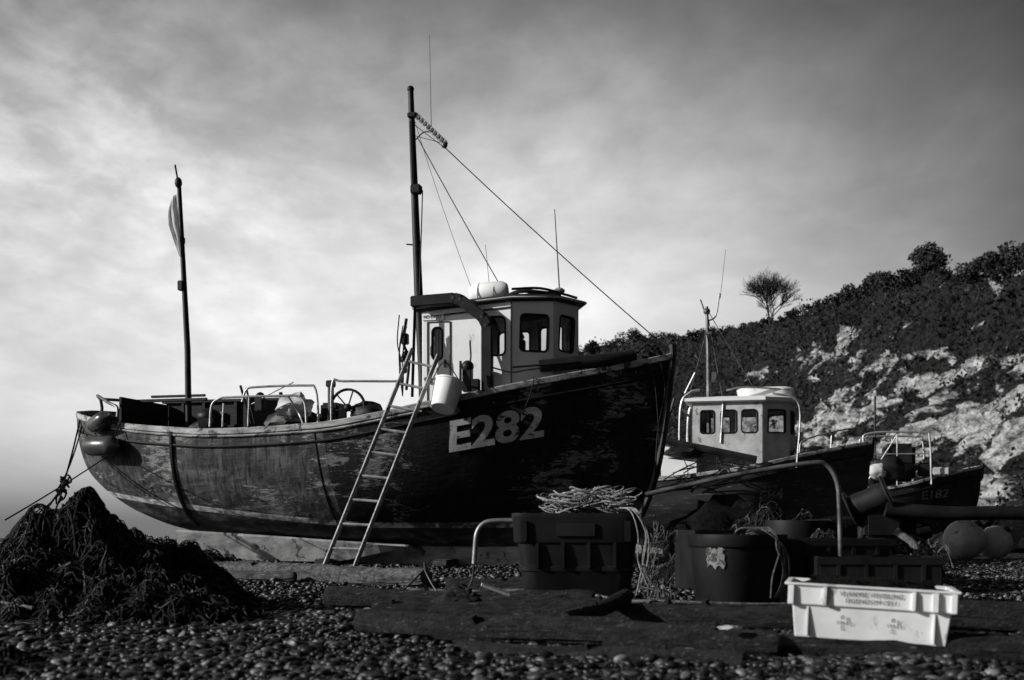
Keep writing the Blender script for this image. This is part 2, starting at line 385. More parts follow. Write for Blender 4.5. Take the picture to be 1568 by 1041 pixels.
# wheelhouse
fp=[(6.2,-.8),(7.55,-.8),(8.1,-.5),(8.35,.1),(8.1,.6),(7.55,.8),(6.2,.8)]
zt=lambda u:3.78+.07*(u-6.2)
def wall(i,holes,mat=M_white):
    a=Vector((*fp[i],0)); b=Vector((*fp[(i+1)%7],0)); L=(b-a).length
    return panel('wheelhouse_wall_%d'%i,a,b-a,[(0,2.1),(L,2.1),(L,zt(b.x)),(0,zt(a.x))],holes,mat,boat)
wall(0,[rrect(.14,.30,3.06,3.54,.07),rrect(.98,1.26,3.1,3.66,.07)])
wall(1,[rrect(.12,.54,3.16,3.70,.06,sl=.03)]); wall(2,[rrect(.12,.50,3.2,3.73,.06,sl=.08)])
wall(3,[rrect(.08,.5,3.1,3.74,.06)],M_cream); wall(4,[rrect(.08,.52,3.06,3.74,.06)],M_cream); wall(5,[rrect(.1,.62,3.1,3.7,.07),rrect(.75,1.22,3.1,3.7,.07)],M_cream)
wall(6,[rrect(.12,.62,3.1,3.66,.06),rrect(.95,1.45,2.9,3.66,.06)])
cx,cy=7.3,0
g=G(); n=7; vs=[]
for (dz,ex) in ((0,1.08),(.02,1.12),(.07,1.12),(.12,.95)):
    for (x,y) in fp: vs.append((cx+(x-cx)*ex,cy+(y-cy)*ex,zt(x)+dz))
fs=[tuple(range(7))[::-1]]+[(r*7+k,r*7+(k+1)%7,(r+1)*7+(k+1)%7,(r+1)*7+k) for r in range(3) for k in range(7)]+[tuple(21+k for k in range(7))]
g.add(vs,fs); g.make('wheelhouse_roof',M_dark,boat,False)
g=G(); pts=[(cx+(x-cx)*1.125,cy+(y-cy)*1.125,zt(x)+.045) for x,y in fp[:5]]; g.tube(pts,.018,6); g.make('roof_edge_trim',M_cream,boat)
g=G(); g.tube(cat([(7.5,-.6,4.1),(7.9,-.45,4.12),(8.2,-.1,4.08),(8.3,.3,4.1)],4),.02,6); g.tube(cat([(7.4,-.5,4.02),(7.7,-.65,4.05),(8.2,-.4,4.02)],4),.03,6)
g.lump((7.75,-.2,4.03),(.38,.2,.06),.3,3,3); g.make('roof_handrail',M_dark,boat)
g=G(); g.lathe((8.1,-.05,3.98),[(.03,0),(.03,.13),(.085,.15),(.09,.18),(.05,.21),(.01,.215)],16); g.make('roof_vent',M_rail,boat)
g=G(); q=Euler((0,math.radians(87),0)); g.lathe((6.78,-.35,4.10),[(.02,0),(.11,.02),(.15,.08),(.155,.3),(.15,.52),(.11,.59),(.02,.61)],20,q)
g.make('liferaft_canister',M_white,boat)
g=G(); g.box((7.05,-.3,3.96),(.5,.3,.06)); g.box((6.55,-.45,3.93),(.35,.5,.1)); 
for x in (6.95,7.2): g.tube([(x,-.35+.16*math.cos(t),4.10+.16*math.sin(t)) for t in [i*.4 for i in range(17)]],.006,4,False)
g.make('raft_cradle',M_dark,boat)
g=G(); 
for x in (6.27,6.62): g.tube([(x,-.828,2.3),(x,-.828,3.62)],.009,5)
g.tube([(6.27,-.828,3.62),(6.62,-.828,3.62)],.009,5); g.tube([(6.2,-.83,3.7),(7.55,-.83,3.79)],.014,5); g.tube([(7.55,-.825,2.3),(7.55,-.825,3.87)],.012,5)
g.box((6.55,-.85,3.0),(.03,.04,.12)); g.make('door_trim',M_steel,boat)
g=G(); g.box((6.36,-.835,3.70),(.34,.012,.10)); g.make('sign_plate',M_white,boat)
flat_text('NO ENTRY',(6.22,-.842,3.675),(1,0,0),(0,0,1),.28,.05,'sign_lettering',M_ink,boat)
g=G()
A=[(6.08,-1.0,3.9),(6.75,-1.0,3.92),(6.85,-1.0,3.89),(7.18,-1.0,3.62),(7.24,-1.0,3.5),(7.24,-1.0,2.5)]
for i in range(len(A)-1): g.beam(A[i],A[i+1],.12,.16)
for p in A[1:-1]: g.ball(p,(.08,.065,.08))
g.beam((6.14,-1.0,3.9),(6.14,1.0,4.05),.13,.14)
B=[(p[0],1.0,p[2]+.1) for p in A]
for i in range(len(B)-1): g.beam(B[i],B[i+1],.12,.16)
g.beam((6.14,-1.0,3.9),(6.1,-1.02,2.5),.04,.04)
g.make('gantry_arch',M_dark,boat)
g=G()
g.tube(cat([(6.02,-1.05,3.65),(5.98,-1.06,3.3),(6.06,-1.05,3.05),(6.02,-1.05,2.6)],5),.022,6)
g.box((6.0,-1.05,3.35),(.1,.1,.16)); g.ball((6.03,-1.08,3.08),(.06,.06,.1)); g.ball((5.97,-1.0,2.9),.05); g.tube(cat([(5.93,-1.1,3.7),(5.9,-1.1,3.3),(5.97,-1.1,3.0)],5),.01,5)
g.box((6.95,-1.02,2.72),(.14,.12,.34)); g.ball((6.95,-1.02,2.92),.09); g.tube([(6.85,-1.05,2.4),(6.85,-1.05,3.0)],.02,6); g.box((7.08,-1.05,2.62),(.12,.1,.22))
g.tube(cat([(6.98,-1.0,3.3),(7.0,-1.05,3.0),(6.9,-1.08,2.8)],5),.014,5)
g.make('deck_fittings',M_dark,boat)
g=G()
for i in range(5):
    g.tube(cat([(5.98+U(0,.12),-1.1,3.55+U(-.1,.1)),(6.0+U(-.06,.06),-1.15,3.2),(6.0+U(-.06,.08),-1.15,2.9),(6.0,-1.15,2.5)],5),.009,5)
g.tube(cat([(7.9,-.9,2.75),(7.93,-1.0,2.7),(7.9,-1.06,2.5),(7.83,-1.1,2.3)],5),.01,5)
g.tube(cat([(7.3,-1.0,2.9),(7.6,-1.0,2.82),(7.8,-.95,2.85),(8.1,-.8,2.9)],5),.012,5)
g.make('loose_ropes',M_ropedark,boat)
g=G(); g.tube(cat([(7.95,-.72,2.93),(8.4,-.58,2.98),(8.9,-.42,3.03),(9.25,-.2,3.1)],5),[.09,.11],12); g.make('rolled_tarpaulin',M_rubber,boat)
g=G(); g.tube(cat([(7.6,-.95,2.9),(8.0,-.85,2.93),(8.6,-.6,3.0)],5),.018,6)
for i in range(4): g.tube(cat([(9.3+.08*i,-.2,3.15),(9.45+.05*i,-.05,3.25+U(-.03,.03)),(9.62,.1,3.1)],4),.015,5)
g.tube(cat([(9.62,-.12,3.1),(9.7,-.1,2.6),(9.6,-.12,2.0),(9.55,-.14,1.2)],5),.012,5); g.tube(cat([(9.5,-.17,3.05),(9.58,-.16,2.5),(9.62,-.12,1.8)],5),.008,5)
g.box((9.5,0,3.14),(.3,.16,.08)); g.make('mooring_gear',M_ropedark,boat)
g=G(); g.box((2.0,.85,2.28),(2.1,.06,.9)); g.box((.98,.1,2.28),(.05,1.4,.8)); g.box((3.05,.3,2.25),(.05,1.1,.86))
for x in (1.3,1.7,2.3,2.7): g.box((x,.8,2.3),(.06,.06,.85))
g.box((2.0,.82,2.73),(2.2,.12,.05)); g.box((1.55,.2,2.76),(1.0,.05,.04)); g.box((1.6,-.1,2.66),(1.3,.05,.05)); g.make('aft_pound_boards',M_deck,boat)
g=G(); g.box((1.95,.78,2.45),(.22,.05,.18)); g.make('pound_label',M_rail,boat)
g=G()
g.tube(cat([(.35,-.2,2.7),(.5,-.5,2.72),(1.0,-.95,2.55),(1.25,-1.1,2.45),(1.27,-1.12,2.25)],5),.026,8); g.tube(cat([(.35,-.2,2.7),(.3,-.1,2.5),(.2,-.2,2.35)],4),.026,8); g.tube([(.3,.5,2.75),(.35,-.2,2.7)],.026,8)
g.make('stern_rail',M_steel,boat)
g=G()
def rail(pts,r=.018): g.tube(cat(pts,6),r,8)
rail([(2.98,-1.32,2.1),(3.0,-1.3,2.42),(3.12,-1.3,2.52),(3.3,-1.3,2.54),(4.15,-1.3,2.54),(4.4,-1.3,2.53),(4.52,-1.3,2.42),(4.56,-1.32,2.1)])
rail([(3.35,-1.0,2.5),(3.42,-1.0,2.68),(3.6,-1.0,2.72),(4.4,-1.0,2.72),(4.55,-1.0,2.68),(4.6,-1.0,2.4),(4.6,-1.0,2.1)])
rail([(3.18,-1.3,2.1),(3.2,-1.3,2.45)],.014); rail([(3.3,-.6,2.5),(3.7,-.7,2.66),(4.1,-.8,2.8)],.012); rail([(4.25,-1.3,2.54),(4.35,-1.15,2.3),(4.5,-1.3,2.1)],.014)
rail([(4.9,-1.2,2.1),(4.92,-1.2,2.72),(5.1,-1.2,2.74),(5.95,-1.15,2.72)]); rail([(3.6,-1.3,2.1),(3.62,-1.3,2.53)],.012)
g.make('aft_railing',M_alu,boat)
g=G(); g.tube([(4.85,-1.1,2.0),(4.85,-1.1,2.7)],.05,8); g.box((4.85,-1.1,2.72),(.12,.12,.1))
for rr in (.27,):
    g.tube([(5.12+rr*math.cos(a),-1.1,2.36+rr*math.sin(a)) for a in [i*math.pi/14 for i in range(30)]],.022,6,False)
for k in range(6):
    a=k*math.pi/3+.2; g.tube([(5.12,-1.1,2.36),(5.12+.27*math.cos(a),-1.1,2.36+.27*math.sin(a))],.012,5)
g.ball((5.12,-1.1,2.36),.06); g.lump((5.4,-1.0,2.25),(.25,.15,.2),.3,2,3)
g.box((3.45,-.6,2.5),(.14,.14,.22)); g.ball((3.45,-.6,2.62),.07); g.lump((4.0,-.5,2.2),(.5,.3,.25),.3,2,3); g.tube([(3.3,-.6,2.2),(3.12,-.62,2.8)],.02,6); g.tube([(3.36,-.6,2.2),(3.22,-.62,2.76)],.016,6)
g.tube([(3.75,-.4,2.3),(3.7,-.4,2.7)],.03,6); g.box((4.6,-.4,2.3),(.3,.4,.4))
g.lump((2.6,-.6,2.1),(.3,.3,.2),.3,2,3); g.ball((2.4,-.3,2.35),(.2,.2,.14))
g.make('hauling_gear',M_dark,boat)
g=G(); g.lump((4.2,-.95,2.42),(.27,.2,.18),.4,2.2,3); g.make('fishing_bag',M_cream,boat)
g=G()
cap=lambda L,r:[(r*.15,-.03),(r*.3,0),(r*.75,.05),(r,.14),(r,L-.14),(r*.75,L-.05),(r*.3,L),(r*.12,L+.05)]
g.lathe((.80,-1.12,2.14),cap(.52,.13),18,Euler((0,math.radians(72),math.radians(-25)))); g.lathe((.72,-1.15,1.86),cap(.72,.16),18,Euler((0,math.radians(92),math.radians(-16))))
g.ball((.85,-1.1,2.2),.12)
g.make('stern_fenders',M_buoy,boat)
g=G(); g.tube(cat([(.9,-1.2,2.3),(1.0,-1.28,2.0),(1.1,-1.3,1.7)],4),.01,5); g.tube(cat([(1.4,-1.2,2.25),(1.35,-1.3,2.0),(1.3,-1.3,1.8)],4),.01,5); g.make('fender_lanyards',M_ropedark,boat)
g=G(); q=Euler((math.radians(-24),math.radians(6),0))
g.lathe((6.74,-1.56,2.26),[(.02,.0),(.165,.0),(.178,.015),(.21,.40),(.222,.405),(.222,.43),(.2,.43),(.18,.1),(.02,.08)],28,q); g.make('bucket',M_white,boat)
g=G(); g.tube(cat([(6.55,-1.52,2.64),(6.7,-1.35,2.95),(6.95,-1.4,2.66)],5),.008,5); g.make('bucket_handle',M_dark,boat)
g=G()
line((.35,-.75,2.35),(.94,-2.03,1.19),.014,.06); line((.45,-.85,2.2),(.9,-2.1,1.15),.012,.12); line((.2,-.5,2.45),(.94,-2.0,1.25),.01,.03)
line((.94,-2.03,1.19),(2.24,-4.8,.40),.016,.05); line((.94,-2.05,1.1),(3.2,-5.6,.5),.013,.08); line((.94,-2.05,1.1),(1.3,-4.6,.02),.011,.04); line((1.25,-1.2,1.75),(2.6,-5.4,.7),.01,.02)
for i in range(16):
    t=U(-.3,.3); c=Vector((.94,-2.03,1.15))+Vector((t*.25,-t*.6,-t*.5)); g.tube(cat([c+Vector((U(-.06,.06),U(-.06,.06),U(-.09,.09))) for _ in range(4)],4),.014,5)
g.make('mooring_ropes',M_ropedark,boat)
g=G()
for u in (2.6,4.5,6.4,8.4): g.box((u,0,.03),(.22,1.6,.14),Euler((0,0,U(-.1,.1))))
g.make('launching_skids',M_wood,boat)
# ================================================================= ladder
lad=empty('ladder',(0,0,0))
g=G(); b0=Vector((-2.54,15.2,0));b1=Vector((-2.12,15.12,0)); t0=Vector((-1.43,16.3,3.15)); t1=Vector((-1.05,16.22,3.05))
g.beam(b0,t0,.03,.06); g.beam(b1,t1,.03,.06); g.make('side_rails',M_ladder,lad)
g=G()
for i in range(9):
    f=.10+i*.105; g.tube([b0.lerp(t0,f),b1.lerp(t1,f)],.019,8)
g.make('rungs',M_ladder,lad)
# ================================================================= other boats
def small_boat(name,loc,L,rz,mat,bowz,num):
    e=empty(name,loc,rz)
    h=Hull(L,([0,.1,.4,1,2,3.2,4.3,5.3,6.0,L],[0,.5,.75,.95,1.1,1.15,1.1,.8,.45,.03]) if L>6.2 else ([0,.1,.4,1,2,3,4,5,5.6,L],[0,.5,.75,.95,1.1,1.12,1.0,.62,.3,.03]),
      ([0,L*.3,L*.6,L*.85,L],[bowz-.55,bowz-.7,bowz-.52,bowz-.18,bowz]),
      ([0,.3,1,L*.5,L*.85,L*.95,L*.985,L],[.9,.7,.45,.25,.25,.6,1.2,bowz-.06]),
      ([0,L*.5,L],[2,2.5,1.3]),([0,L*.5,L],[.6,.55,1.0]),.05)
    h.build(e,mat,M_rail,M_deck,.35,mat,.09,.06,M_keel,(1,L*.88))
    if num: h.text(num[0],num[1],num[2],num[3],num[4],.22,'registration_number',M_num2,e)
    g=G(); g.tube([(L+.01,0,bowz+.12),(L-.02,0,bowz-.3)],.05,8); g.make('stem_post',M_dark,e)
    return e,h
a=math.radians(-14)
L2=6.8; e2,h2=small_boat('fishing_boat',(7.12-L2*math.cos(a),22.5-L2*math.sin(a),0),L2,a,M_h2,2.2,('E84',4.65,5.1,1.03,1.1))
f2=[(3.35,-.75),(4.7,-.75),(5.2,-.45),(5.3,.1),(5.2,.45),(4.7,.75),(3.35,.75)]
for i in range(7):
    A0=Vector((*f2[i],0));B0=Vector((*f2[(i+1)%7],0)); L=(B0-A0).length
    ho={0:[rrect(.15,.42,2.4,2.85,.05),rrect(.55,.85,2.4,2.85,.06),rrect(.95,1.25,2.4,2.85,.06)],1:[rrect(.1,.5,2.4,2.85,.05)],2:[rrect(.08,.46,2.4,2.85,.05)],3:[rrect(.06,.3,2.4,2.85,.05)],4:[rrect(.1,.5,2.4,2.85,.05)],5:[rrect(.1,.55,2.4,2.85,.05),rrect(.7,1.2,2.4,2.85,.05)],6:[rrect(.1,.6,2.4,2.85,.05),rrect(.8,1.35,2.3,2.85,.05)]}[i]
    panel('wheelhouse_wall_%d'%i,A0,B0-A0,[(0,1.3),(L,1.3),(L,3.05),(0,3.0)],ho,M_cream,e2)
g=G(); vs=[]
for (z,ex) in ((3.0,1.1),(3.03,1.16),(3.09,1.16),(3.13,.95)):
    for (x,y) in f2: vs.append((4.3+(x-4.3)*ex,y*ex,z))
g.add(vs,[tuple(range(7))[::-1]]+[(r*7+k,r*7+(k+1)%7,(r+1)*7+(k+1)%7,(r+1)*7+k) for r in range(3) for k in range(7)]+[tuple(21+k for k in range(7))]); g.make('wheelhouse_roof',M_white,e2,False)
g=G(); g.lathe((4.75,-.1,3.12),[(.42,0),(.5,.03),(.52,.16),(.45,.2),(.42,.17),(.4,.05)],20,None,4,1.1,.9); g.make('roof_dinghy_tray',M_white,e2)
g=G(); g.tube([(3.62,0,1.5),(3.60,0,4.0),(3.57,0,5.05)],[.05,.045,.03],8); g.tube(cat([(3.58,0,4.75),(3.75,0,4.85),(3.82,0,5.25),(3.84,0,5.3)],4),.018,6); g.tube([(3.58,0,4.8),(3.44,0,5.2)],.018,6); g.ball((3.57,0,4.95),.07); g.box((3.6,0,4.5),(.14,.1,.06)); g.tube([(3.84,0,5.2),(3.95,0,6.2)],[.006,.004],4)
g.tube([(3.57,0,5.0),(3.9,0,3.1)],.008,4); g.tube([(3.57,0,5.0),(4.6,0,3.2)],.008,4); g.tube([(3.58,0,4.6),(3.2,-.6,2.9)],.008,4); g.box((3.72,0,3.6),(.1,.1,.2)); g.make('mast',M_steel,e2)
g=G()
for y in (-.85,.85):
    g.tube(cat([(3.1,y,1.6),(3.12,y,2.9),(3.3,y,3.2),(3.5,y,3.25)],5),.028,6)
    g.tube(cat([(5.35,y,1.7),(5.42,y,2.7),(5.3,y,3.05),(4.9,y,3.15)],5),.02,6)
g.tube([(3.12,-.85,2.9),(3.12,.85,2.9)],.03,6); g.tube([(3.2,-.8,3.2),(3.4,-.8,3.6)],.02,6); g.tube(cat([(4.0,-.7,3.25),(4.4,-.7,3.3),(5.2,-.5,3.25)],4),.02,6); g.tube([(3.9,-.78,2.2),(3.95,-.78,3.05)],.02,6)
g.tube(cat([(5.4,-.6,2.0),(5.5,-.55,2.25),(6.2,-.3,2.45),(6.6,0,2.5)],5),.016,6); g.tube([(6.0,-.4,2.0),(6.02,-.36,2.4)],.014,6)
g.make('deck_frame',M_alu,e2)
g=G(); g.box((2.5,-.6,2.05),(.9,.5,.3)); g.box((2.9,-.3,1.85),(.5,.6,.5)); g.ball((2.2,-.7,1.95),(.3,.2,.2)); g.box((3.1,-.95,1.75),(.7,.06,.4)); g.make('fish_hold_cover',M_white,e2)
g=G(); g.box((2.0,-.2,2.4),(.9,.6,.14),Euler((0,.12,0))); g.tube(cat([(1.2,-.5,1.8),(1.6,-.6,2.5),(2.4,-.6,2.7),(3.0,-.6,2.6)],5),.05,6); g.tube([(2.6,-.8,1.8),(3.0,-.85,3.1)],.03,6); g.ball((1.7,-.5,2.1),.25); g.tube([(2.4,-.9,2.35),(4.6,-1.15,1.85)],.07,8); g.lump((3.2,-.95,2.02),(.4,.2,.14),.4,2,3); g.lump((5.6,-.3,2.0),(.35,.3,.15),.3,2,3)
for i in range(10): g.tube(cat([(U(2.6,5),-1.15,1.9),(U(2.6,5),-1.25,1.6),(U(2.6,5),-1.22,1.3)],4),.012,4)
g.make('hauling_gear',M_dark,e2)
L3=6.0; e3,h3=small_boat('fishing_boat',(12.4-L3*math.cos(a),30-L3*math.sin(a),0),L3,a,M_h3,2.06,('E182',4.4,5.1,1.2,1.27))
g=G()
for y in (-.8,.8):
    g.tube(cat([(2.9,y,1.3),(2.95,y,2.6),(3.1,y,2.95),(4.4,y,2.95),(4.6,y,2.8),(4.65,y,1.6)],5),.03,6); g.tube([(2.95,y,2.4),(4.6,y,2.4)],.02,6); g.tube([(3.8,y,1.5),(3.8,y,2.9)],.02,6)
for x in (3.1,3.8,4.4): g.tube([(x,-.8,2.93),(x,.8,2.93)],.025,6)
g.tube([(3.0,-.8,1.6),(3.8,-.8,2.9)],.02,6); g.make('shelter_frame',M_alu,e3)
g=G(); g.box((3.9,0,2.2),(.8,.9,1.0)); g.tube([(3.3,0,1.6),(3.3,0,4.0)],.03,6); g.ball((3.2,-.5,2.0),.25); g.box((4.6,-.4,2.0),(.5,.3,.35)); g.box((2.3,0,2.0),(.8,.8,.6)); g.lump((3.6,-.7,2.0),(.6,.3,.35),.4,2,3); g.make('engine_casing',M_dark,e3)
g=G(); g.lump((3.3,-.9,1.95),(.25,.15,.2),.3,2,3); g.box((4.9,-.5,1.95),(.4,.3,.2)); g.make('fish_bin',M_cream,e3)
# ================================================================= tubs
def tub(name,loc,rz,sx,sy,prof,ex,mat,ribs=0):
    e=empty(name,loc,rz); g=G(); g.lathe((0,0,0),prof,48,None,ex,sx,sy); g.make('shell',mat,e)
    return e
e=tub('net_tub',(.53,9.15,0),math.radians(-6),.49,.36,[(.80,0),(.82,.01),(.90,.30),(.925,.31),(.93,.34),(.91,.35),(.955,.52),(1.0,.53),(1.015,.545),(1.03,.70),(1.05,.72),(1.05,.76),(.99,.76),(.97,.72),(.8,.3),(.78,.1)],7,M_tub)
g=G()
for x in (-.3,-.1,.1,.3): g.box((x,-.345,.43),(.03,.04,.2))
for x in (-.4,.4): g.box((x,-.375,.62),(.05,.03,.16))
g.box((0,-.378,.63),(.3,.02,.1)); g.make('ribs',M_tub,e)
g=G()
for i in range(90):
    c=Vector((U(-.16,.36),U(-.2,.2),0)); r=U(.05,.17); hh=.76+.20*max(0,1-((c.x-.12)/.42)**2)*U(.1,1); ph=U(0,6); el=U(.5,1); ax=U(-.6,.6); ay=U(-.6,.6)
    pts=[]
    for k in range(U(0,1)>.5 and 9 or 13):
        t=ph+k*.62; x=r*math.cos(t); y=r*el*math.sin(t); pts.append(c+Vector((x,y,max(.74,hh+x*ax*.6+y*ay*.5+U(-.01,.01)))))
    g.tube(cat(pts,3),U(.0035,.0065),5)
for i in range(4):
    x=U(.38,.5); g.tube(cat([(x-.12,U(-.3,-.1),.8),(x+.0,-.38,.78),(x+.06+U(0,.06),-.42,.6),(x+.05+U(-.03,.1),-.44,.4),(x+U(0,.15),-.46,U(.1,.3))],5),.0055,5)
g.make('rope_coils',M_rope,e)
g=G()
for i in range(30):
    c=Vector((U(.5,.72),U(-.5,-.2),U(.05,.75))); g.tube(cat([c+Vector((U(-.07,.07),U(-.06,.06),U(-.16,.16))) for _ in range(5)],4),U(.003,.005),5)
g.make('hanging_twine',M_ropemid,e)
g=G(); g.lump((0,0,.66),(.44,.3,.14),.1,4,4); g.make('net_fill',M_net,e)
e=tub('barrel_tub',(1.70,8.6,0),.3,.36,.36,[(.80,0),(.82,.01),(.93,.5),(.98,.51),(1.0,.53),(1.0,.60),(.94,.60),(.9,.5),(.75,.2),(.7,.1)],2.3,M_tub)
g=G(); vs,fs=[],[]
for j in range(9):
    for i in range(9):
        a_=math.radians(-160+i*3.4+(U(-2,2) if i in (0,8) else 0)); z=.36+j*.018+ (U(-.02,.02) if j in(0,8) else 0); r=(.82+.11*(z/.5))*.366+.004
        ca,sa=math.cos(a_),math.sin(a_); ex=2.3
        vs.append((math.copysign(abs(ca)**(2/ex),ca)*r,math.copysign(abs(sa)**(2/ex),sa)*r,z))
for j in range(8):
    for i in range(8): fs.append((j*9+i,j*9+i+1,j*9+10+i,j*9+9+i))
g.add(vs,fs); g.make('torn_label',pmat('label_paper',.12,.2,9,.8,.1,flk=(12,.50,.03)),e,True,False)
g=G()
for i in range(5): g.tube(cat([(U(-.1,.2),-.2,.6),(U(.0,.15),-.33,.63),(.16+U(-.05,.05),-.38,.5),(.12+U(-.05,.1),-.38,.3),(.1+U(-.05,.06),-.38,.14)],5),.006,5)
for i in range(6):
    c=Vector((U(-.05,.1),-.25,.62)); g.tube(cat([c+Vector((.12*math.cos(t)*U(.8,1.2),.06*math.sin(t),.03*math.sin(2*t))) for t in [k*.8 for k in range(9)]],3),.008,5)
g.make('rope_tie',M_ropemid,e)
def pole(name,pts,r,mat):
    g=G(); g.tube(cat(pts,6),r,10); return g.make(name,mat)
pole('bent_pipe',[(1.02,8.7,.90),(1.4,8.65,.985),(1.81,8.6,1.07),(2.25,8.55,1.135),(2.37,8.55,1.115),(2.44,8.55,1.0),(2.46,8.55,.83),(2.47,8.55,.4)],.019,M_steel)
pole('bent_pipe',[(.08,9.0,.70),(-.12,9.0,.70),(-.22,9.0,.68),(-.275,9.0,.61),(-.29,9.0,.5),(-.3,9.0,.36)],.020,M_alu)
pole('wire_loop',[(-.3,9.0,.36),(-.33,9.2,.2),(-.45,9.4,.06),(-.6,9.5,.08),(-.72,9.6,.25),(-.74,9.6,.35)],.008,M_steel)
# ================================================================= fish box
e=empty('fish_box',(1.83,5.85,.105),math.radians(-16),0,math.radians(2.6))
def ring(w,d,z): return [(-w/2,-d/2,z),(w/2,-d/2,z),(w/2,d/2,z),(-w/2,d/2,z)]
g=G(); lv=[(.72,.38,0),(.755,.42,.165),(.79,.45,.167),(.80,.46,.262),(.835,.49,.264),(.838,.493,.276),(.77,.43,.276),(.72,.38,.02)]
vs=[];fs=[(3,2,1,0)]
for l in lv: vs+=ring(*l)
for i in range(len(lv)-1):
    for k in range(4): fs.append((i*4+k,i*4+(k+1)%4,(i+1)*4+(k+1)%4,(i+1)*4+k))
fs.append(tuple((len(lv)-1)*4+k for k in range(4))); g.add(vs,fs)
o=g.make('shell',M_box,e,False); bv=o.modifiers.new('b','BEVEL'); bv.width=.006; bv.segments=2
g=G()
for x in (-.385,-.22,.20,.30,.385): g.box((x,-.232,.215),(.02 if abs(x)<.3 else .03,.03,.094),bev=.003)
for x in (-.3,.3): g.box((x,-.205,.085),(.012,.02,.15),bev=.003)
for y in (-.15,.15): g.box((.398,y,.215),(.03,.02,.094),bev=.003)
g.make('ribs',M_box,e)
flat_text('VLAAMSE VISVEILING',(-.15,-.2305,.222),(1,0,0),(0,0,1),.30,.024,'stencil_line_1',M_ink,e,.004,0)
flat_text('EIGENDOM 2011',(-.12,-.230,.190),(1,0,0),(0,0,1),.24,.022,'stencil_line_2',M_ink,e,.004,0)
for i,x in enumerate((-.16,.08)):
    for j,t in enumerate(('8','VM 01','CG')): flat_text(t,(x+(.02 if j!=1 else 0),-.2085+.0085*j,.105-.028*j),(1,0,0),(0,0,1),.02 if j!=1 else .07,.019,'stencil_code_%d%d'%(i,j),M_ink,e,.0095,0)
g=G(); g.lump((0,0,.24),(.36,.19,.07),.25,3,4)
for i in range(60):
    c=Vector((U(-.3,.3),U(-.15,.15),.27)); g.tube(cat([c+Vector((U(-.06,.06),U(-.05,.05),U(-.02,.035))) for _ in range(5)],3),U(.003,.005),4)
g.make('net_fill',M_net,e)
# ================================================================= ground fn
def gz(x,y):
    z=.05*noise.noise(Vector((x*.35,y*.35,3)))+.03*noise.noise(Vector((x*1.3,y*1.3,9)))
    if y>42 and x<40: z-=3*min(1,(y-42)/16)*min(1,(40-x)/14)
    return z
# ================================================================= nets
def netpile(name,cx,cy,rx,ry,h,n,seed,peak=1.3,mid=8):
    random.seed(seed); e=empty(name,(cx,cy,0))
    def hz(x,y):
        an=math.atan2(y,x); d=math.sqrt((x/rx)**2+(y/ry)**2)*(1+.22*noise.noise(Vector((math.cos(an)*1.5,math.sin(an)*1.5,seed)))); b=max(0,1-d)
        return max(0,h*(b**peak)*(1+.5*noise.noise(Vector((x*2.6+seed,y*2.6,0))))+.18*noise.noise(Vector((x*5,y*5,seed)))*min(1,b*3))
    g=G(); N=90; vs=[];fs=[]
    for j in range(N):
        for i in range(N):
            x=-rx*1.2+2.4*rx*i/(N-1); y=-ry*1.2+2.4*ry*j/(N-1); vs.append((x+.02*noise.noise(Vector((x*20,y*20,1))),y,hz(x,y)+.04*noise.noise(Vector((x*14,y*14,5)))-.04))
    for j in range(N-1):
        for i in range(N-1): fs.append((j*N+i,j*N+i+1,j*N+N+i+1,j*N+N+i))
    g.add(vs,fs); g.make('net_heap',M_net,e)
    for nm,mt,cnt,r0 in (('net_strands',M_ropedark,n,.006),('net_cords',M_ropemid,n//mid,.004)):
        g=G()
        for i in range(cnt):
            a_=U(0,6.28); q=math.sqrt(R()); x=rx*q*math.cos(a_)*.95; y=ry*q*math.sin(a_)*.95; th=U(0,6.28); pts=[]; st=U(.025,.06); tw=U(-.9,.9) if R()<.5 else 0
            for k in range(11):
                th+=U(-.7,.7)+tw; x+=st*math.cos(th); y+=st*math.sin(th); pts.append((x,y,max(hz(x,y),0)+U(-.01,.045)))
            g.tube(cat(pts,2),U(r0*.5,r0*1.5),4)
        g.make(nm,mt,e)
netpile('fishing_net_pile',-3.42,8.9,1.4,1.3,.76,1400,3,.85,5)
netpile('fishing_net_pile',-4.9,15.0,1.7,1.2,.40,450,5,.9)
netpile('fishing_net_pile',-2.7,7.9,1.0,.5,.22,420,8,.8,5)
netpile('fishing_net_pile',2.7,9.7,.75,.6,.5,300,9,.7)
netpile('fishing_net_pile',3.0,12.6,1.4,.8,.75,420,12,.6)
netpile('fishing_net_pile',4.5,15.5,1.2,.9,.5,380,14,.6)
netpile('fishing_net_pile',-3.0,5.3,.75,.4,.22,260,18,.8)
# ================================================================= timber
random.seed(21)
def log(name,a,b,r0,r1,mat=M_wood):
    a=Vector(a);b=Vector(b); n=int((b-a).length/.025); pts=[]; rr=[]; g=G()
    for i in range(n+1):
        t=i/n; s_=t*(b-a).length; p=a.lerp(b,t)+Vector((0,.07*noise.noise(Vector((s_*.8,a.x,1))),.05*noise.noise(Vector((s_*.9,a.x,7))))); pts.append(p)
        en=min(i,n-i); rr.append((r0+(r1-r0)*t)*(1+.15*noise.noise(Vector((s_*1.3,a.x*3,b.x))))*(.86 if en==0 else .96 if en==1 else 1))
    g.tube(pts,rr,40,True,.12)
    for _ in range(2):
        i=random.randint(4,n-4); dr=Vector((U(-.5,.5),U(-.8,-.1),U(.3,1))).normalized(); r_=rr[i]
        g.tube([pts[i]+dr*r_*.5,pts[i]+dr*r_*1.2,pts[i]+dr*r_*1.6],[r_*.35,r_*.27,r_*.22],8,True,.1)
    return g.make(name,mat,None,True,True)
log('driftwood_log',(-3.9,14.2,.08),(-.88,11.6,.10),.11,.095)
